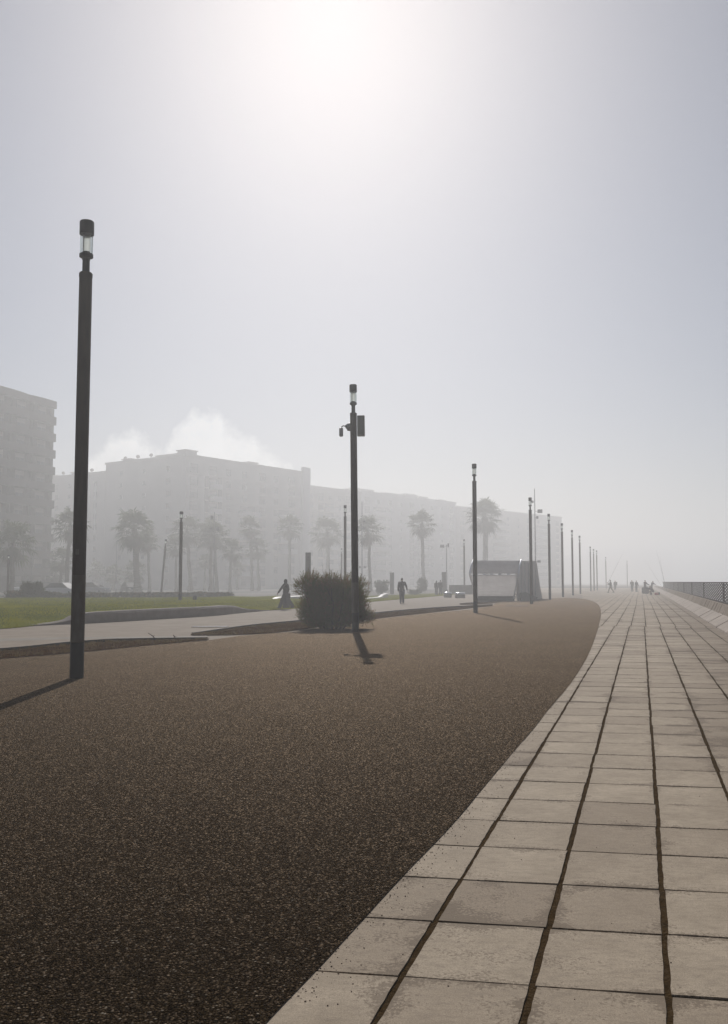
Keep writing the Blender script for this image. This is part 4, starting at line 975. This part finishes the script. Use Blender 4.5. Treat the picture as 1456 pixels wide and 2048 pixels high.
# ------------------------------------------------------------------ people
def remesh(b, name, mat, vox, parent, smoothit=4):
    me = b.mesh('tmp', mat); t = bpy.data.objects.new('tmp', me); COL.objects.link(t)
    m = t.modifiers.new('r', 'REMESH'); m.mode = 'VOXEL'; m.voxel_size = vox; m.use_smooth_shade = True
    s = t.modifiers.new('s', 'SMOOTH'); s.factor = .5; s.iterations = smoothit
    dg = bpy.context.evaluated_depsgraph_get(); ev = t.evaluated_get(dg); nm = bpy.data.meshes.new_from_object(ev)
    bpy.data.objects.remove(t); nm.name = name
    if not nm.materials: nm.materials.append(mat)
    return put(name, nm, parent)
def rotx(v, a): return Vector((v.x, v.y * math.cos(a) - v.z * math.sin(a), v.y * math.sin(a) + v.z * math.cos(a)))
def person(loc, rz, ht, lab, legs=((0, 0), (0, 0)), arms=((0, 10, 6), (0, 10, 6)), lean=0, drop=0, top='blackc', bottom='greyc', hair='hair', vox=.02, dress=False, hood=False, pack=None, grp=None, headpitch=0):
    """faces local +y; legs: (thigh swing, knee bend) deg; arms: (swing, elbow bend, spread) deg; left then right"""
    o = empty('person', loc, lab, 'person', grp, rz); s = ht / 1.75
    V = lambda x, y, z: Vector((x * s, y * s, z * s))
    pel = V(0, 0, .94 - drop); J = {}
    tilt = lambda v: pel + rotx(v - pel, -R(lean))
    for sd_, k in ((-1, 0), (1, 1)):
        hip = pel + V(.095 * sd_, 0, -.02); th, kn = legs[k]
        d1 = rotx(V(0, 0, -.43), R(th)); knee = hip + d1; d2 = rotx(V(.01 * sd_, 0, -.42), R(th - kn)); ank = knee + d2
        toe = ank + rotx(V(.015 * sd_, .17, -.045), R((th - kn) * .35))
        sh_ = tilt(pel + V(.185 * sd_, 0, .50)); sw, el, spn = arms[k]
        u = rotx(Vector((math.sin(R(spn)) * .29 * sd_ * s, 0, -math.cos(R(spn)) * .29 * s)), R(sw)); elb = sh_ + u
        f = rotx(Vector((math.sin(R(spn * .4)) * .25 * sd_ * s, 0, -math.cos(R(spn * .4)) * .25 * s)), R(sw + el)); wr = elb + f
        J[k] = (hip, knee, ank, toe, sh_, elb, wr, f.normalized())
    chest = tilt(pel + V(0, .01, .38)); neck = tilt(pel + V(0, 0, .555)); head = tilt(pel + V(0, .025, .70))
    hr = Matrix.Rotation(-R(lean * .5 + headpitch), 3, 'X')
    b = MB()                                                   # the body: one continuous skin
    b.ball(pel, (.155 * s, .105 * s, .12 * s)); b.tube([pel, tilt(pel + V(0, 0, .2)), chest, tilt(pel + V(0, 0, .50))], [.125 * s, .125 * s, .14 * s, .09 * s], 12, True)
    b.ball(chest + V(0, 0, .03), (.165 * s, .105 * s, .15 * s)); b.tube([tilt(pel + V(0, 0, .48)), neck, head], [.07 * s, .055 * s, .05 * s], 10)
    b.ball(head, (.072 * s, .092 * s, .115 * s), 14, 10, hr); b.ball(head + hr @ V(0, .03, -.055), (.052 * s, .062 * s, .055 * s)); b.ball(head + hr @ V(0, .097, -.015), (.014 * s, .02 * s, .022 * s), 8, 6)
    for sg in (-1, 1): b.ball(head + hr @ V(.073 * sg, -.005, -.01), (.012 * s, .022 * s, .032 * s), 8, 6)
    for k in (0, 1):
        hip, knee, ank, toe, sh_, elb, wr, fd = J[k]
        b.tube([hip, knee], [.085 * s, .055 * s], 10, True); b.tube([knee, knee.lerp(ank, .35), ank], [.053 * s, .055 * s, .036 * s], 10, True); b.tube([ank + V(0, -.03, -.03), toe], [.04 * s, .032 * s], 8, True)
        b.tube([sh_, elb], [.055 * s, .042 * s], 8, True); b.tube([elb, wr], [.041 * s, .028 * s], 8, True)
        sd_ = -1 if k == 0 else 1; fw = rotx(Vector((0, 1, 0)), math.atan2(fd.y, -fd.z)); palm_ = wr + fd * .05 * s
        b.tube([wr, wr + fd * .085 * s], [.026 * s, .034 * s], 8, True)
        for q, ln_ in enumerate((.062, .072, .067, .052)):
            rt = wr + fd * .09 * s + fw * (.027 - .018 * q) * s; m_ = rt + fd * ln_ * .55 * s - Vector((sd_ * .006 * s, 0, 0)); e_ = m_ + fd * ln_ * .4 * s - Vector((sd_ * .016 * s, 0, 0)); b.tube([rt - fd * .02 * s, m_, e_], [.0095 * s, .009 * s, .008 * s], 6, True)
        rt = wr + fd * .035 * s + fw * .025 * s; b.tube([rt, rt + fw * .028 * s + fd * .03 * s, rt + fw * .036 * s + fd * .06 * s], [.012 * s, .011 * s, .009 * s], 6, True)
    body_ = remesh(b, 'body', M['skin'], vox * .55, o, 2)
    g = .012 * s
    if dress:
        c = MB(); hem = .10 * s; fx = (J[0][2] + J[1][2]) / 2
        c.tube([tilt(pel + V(0, 0, .2)), pel, pel + V(0, 0, -.25), Vector((fx.x, fx.y * .7, .45 * s)), Vector((fx.x, fx.y, hem))], [.14 * s, .165 * s, .175 * s, .185 * s, .215 * s], 16)
        for k in (0, 1): c.tube([J[k][0], J[k][1], J[k][2]], [.11 * s, .11 * s, .105 * s], 10, True)
        remesh(c, 'skirt', M[bottom], vox, o, 5)
    else:
        c = MB(); c.ball(pel, (.165 * s, .118 * s, .13 * s)); 
        for k in (0, 1): c.tube([J[k][0], J[k][1], J[k][2] + V(0, 0, .02)], [.118 * s, .088 * s, .072 * s], 10, True)
        remesh(c, 'trousers', M[bottom], vox, o, 3)
    c = MB(); c.tube([pel + V(0, 0, .0), tilt(pel + V(0, 0, .2)), chest, tilt(pel + V(0, 0, .52))], [.165 * s, .165 * s, .175 * s, .10 * s], 12, True); c.ball(chest + V(0, 0, .04), (.215 * s, .14 * s, .17 * s)); c.ball(pel + V(0, 0, .05), (.172 * s, .125 * s, .12 * s))
    for k in (0, 1): c.tube([J[k][4] + V(0, 0, -.01), J[k][5], J[k][6]], [.085 * s, .070 * s, .055 * s], 9, True)
    remesh(c, 'jacket', M[top], vox, o, 3)
    for k in (0, 1):
        c = MB(); c.tube([J[k][2] + V(0, -.045, -.045), J[k][3]], [.056 * s, .046 * s], 8, True); remesh(c, 'shoe', M['leather'], min(vox, .02), o, 2)
    c = MB()
    if hood:
        c.ball(head + hr @ V(0, -.02, .015), (.098 * s, .112 * s, .135 * s), 14, 10, hr); c.tube([head + V(0, -.03, -.05), neck, tilt(pel + V(0, -.01, .46))], [.10 * s, .11 * s, .15 * s], 12, True)
        remesh(c, 'headscarf', M['blackc'], vox, o, 3)
    else:
        c.ball(head + hr @ V(0, -.022, .028), (.081 * s, .088 * s, .100 * s), 14, 10, hr); remesh(c, 'hair', M[hair], vox, o, 2)
    return o, J, s
def gp(px, py): q = G(px, py); return (q[0], q[1], .012)
o, J, s = person(gp(571, 1219.5), R(78), 1.66, 'woman in a long dark dress and headscarf walking left past the shrub', legs=((26, 6), (-24, 14)), arms=((26, 6, 30), (-8, 30, 12)), top='blackc', bottom='greyc', dress=True, hood=True, vox=.016)
o.rotation_euler = (0, 0, R(62))
# her handbag
q = Matrix.Translation(o.location) @ Matrix.Rotation(R(62), 4, 'Z'); hp = q @ (J[1][6] + Vector((.09, .02, .02)))
hb = empty('handbag', hp, 'dark shoulder bag on the arm of the walking woman', 'handbag'); b = MB(); b.cbox((0, 0, -.13), (.13, .30, .26), .05); b.build('bag_body', M['leather'], hb); hb.rotation_euler = (0, 0, R(62))
b = MB(); b.tube([(0, -.11, 0), (-.01, -.07, .13), (-.02, 0, .18), (-.01, .07, .13), (0, .11, 0)], .012, 6); b.build('strap', M['leather'], hb)
person(gp(804, 1207.5), R(-8), 1.80, 'man in a dark jacket walking away along the pale path', legs=((10, 4), (-14, 8)), arms=((6, 8, 12), (-14, 42, 24)), top='greyc', bottom='navyc', vox=.016)
person(gp(873, 1190), R(10), 1.66, 'left one of the distant hazy couple beside the totem sign', top='greyc', bottom='greyc', vox=.03, hood=True, dress=True)
person(gp(881, 1190), R(-10), 1.74, 'right one of the distant hazy couple beside the totem sign', top='greyc', bottom='navyc', vox=.03)
oa, Ja, _ = person(gp(1221.5, 1186.3), R(75), 1.78, 'angler in an olive jacket walking left with a rod over the shoulder', legs=((26, 8), (-22, 12)), arms=((20, 60, 8), (30, 95, 10)), top='greenc', bottom='tanc', vox=.028)
person(gp(1230.5, 1180.5), R(170), 1.75, 'stout angler with a backpack standing behind the walking one', arms=((10, 30, 10), (10, 30, 10)), top='greyc', bottom='greyc', vox=.03)
bp_ = empty('backpack', (*G(1231.8, 1180.3), 1.02), 'bulky backpack worn by the stout angler', 'backpack'); MB().cbox((0, -.22, .2), (.42, .30, .62), .09).build('pack_body', M['greenc'], bp_); MB().cbox((0, -.39, .1), (.3, .1, .25), .04).build('pocket', M['greenc'], bp_)
person(gp(1264.2, 1183.5), R(160), 1.80, 'angler in dark clothes standing upright, left of the group', arms=((5, 30, 9), (15, 60, 9)), top='greyc', bottom='navyc', vox=.03)
person(gp(1273, 1183.5), R(200), 1.72, 'angler in a long coat standing second from the left of the group', arms=((8, 20, 14), (10, 30, 14)), top='blackc', bottom='greyc', vox=.03)
person(gp(1290.5, 1186.8), R(210), 1.74, 'angler with outstretched arm standing behind the dark bag', arms=((30, 40, 30), (62, 18, 40)), top='greyc', bottom='greyc', vox=.03)
person(gp(1303.5, 1184.0), R(-60), 1.72, 'angler leaning forward against the sea wall', legs=((10, 5), (-6, 6)), arms=((40, 40, 8), (45, 40, 8)), lean=24, top='navyc', bottom='greyc', vox=.03)
person(gp(1306, 1189.8), R(110), 1.70, 'angler crouching on the slabs beside the red bag', legs=((100, 125), (92, 125)), arms=((55, 30, 8), (60, 20, 8)), lean=38, drop=.50, top='blackc', bottom='greyc', vox=.028)
x, y = G(1291, 1187.6); ob = empty('tackle_bag', (x, y, .012), 'large dark tackle bag on the ground in front of the anglers', 'bag'); MB().cbox((0, 0, .42), (.85, .6, .84), .16).build('bag_body', M['blackc'], ob); b = MB(); b.tube([(-.25, -.3, .6), (-.15, -.34, .95), (.15, -.34, .95), (.25, -.3, .6)], .02, 6); b.build('handle', M['leather'], ob)
x, y = G(1313.5, 1190.2); ob = empty('red_bag', (x, y, .012), 'small red bag lying beside the crouching angler', 'bag'); MB().cbox((0, 0, .14), (.46, .3, .28), .09).build('bag_body', M['redc'], ob); MB().cbox((.26, 0, .17), (.14, .28, .30), .05).build('dark_end', M['blackc'], ob)
def rod(p0, px, py, Y, lab):
    p1_ = Vector(A(px, py, Y)); p0 = Vector(p0); d = p1_ - p0; ob = empty('fishing_rod', p0, lab, 'fishing rod', 'fishing rods')
    MB().tube([(0, 0, 0), d * .5, d * .98 + Vector((.02, 0, -.02))], [.011, .008, .003], 6).build('blank', M['iron'], ob)
    b = MB(); b.tube([d * -.02, d * .07], .024, 8); b.build('grip', M['leather'], ob); b = MB(); b.lathe([(.0, -.04), (.05, -.03), (.05, .03), (.0, .04)], 10, c=tuple(d * .10 + Vector((0, -.06, 0)))); b.build('reel', M['totemd'], ob)
mh = Matrix.Translation(oa.location) @ Matrix.Rotation(R(75), 4, 'Z')
rod(mh @ Ja[1][6], 1247, 1103, 130, 'long slanting fishing rod carried by the walking angler')
rod((*WL(.5, 112), .3), 1312, 1098, 116, 'upright fishing rod leaning on the sea wall by the crouching angler')
rod((*WL(.5, 120), .3), 1319, 1112, 126, 'upright fishing rod leaning on the sea wall, right of the first')
rod((*WL(.5, 126), .3), 1290, 1120, 140, 'faint fishing rod above the angler with the outstretched arm')
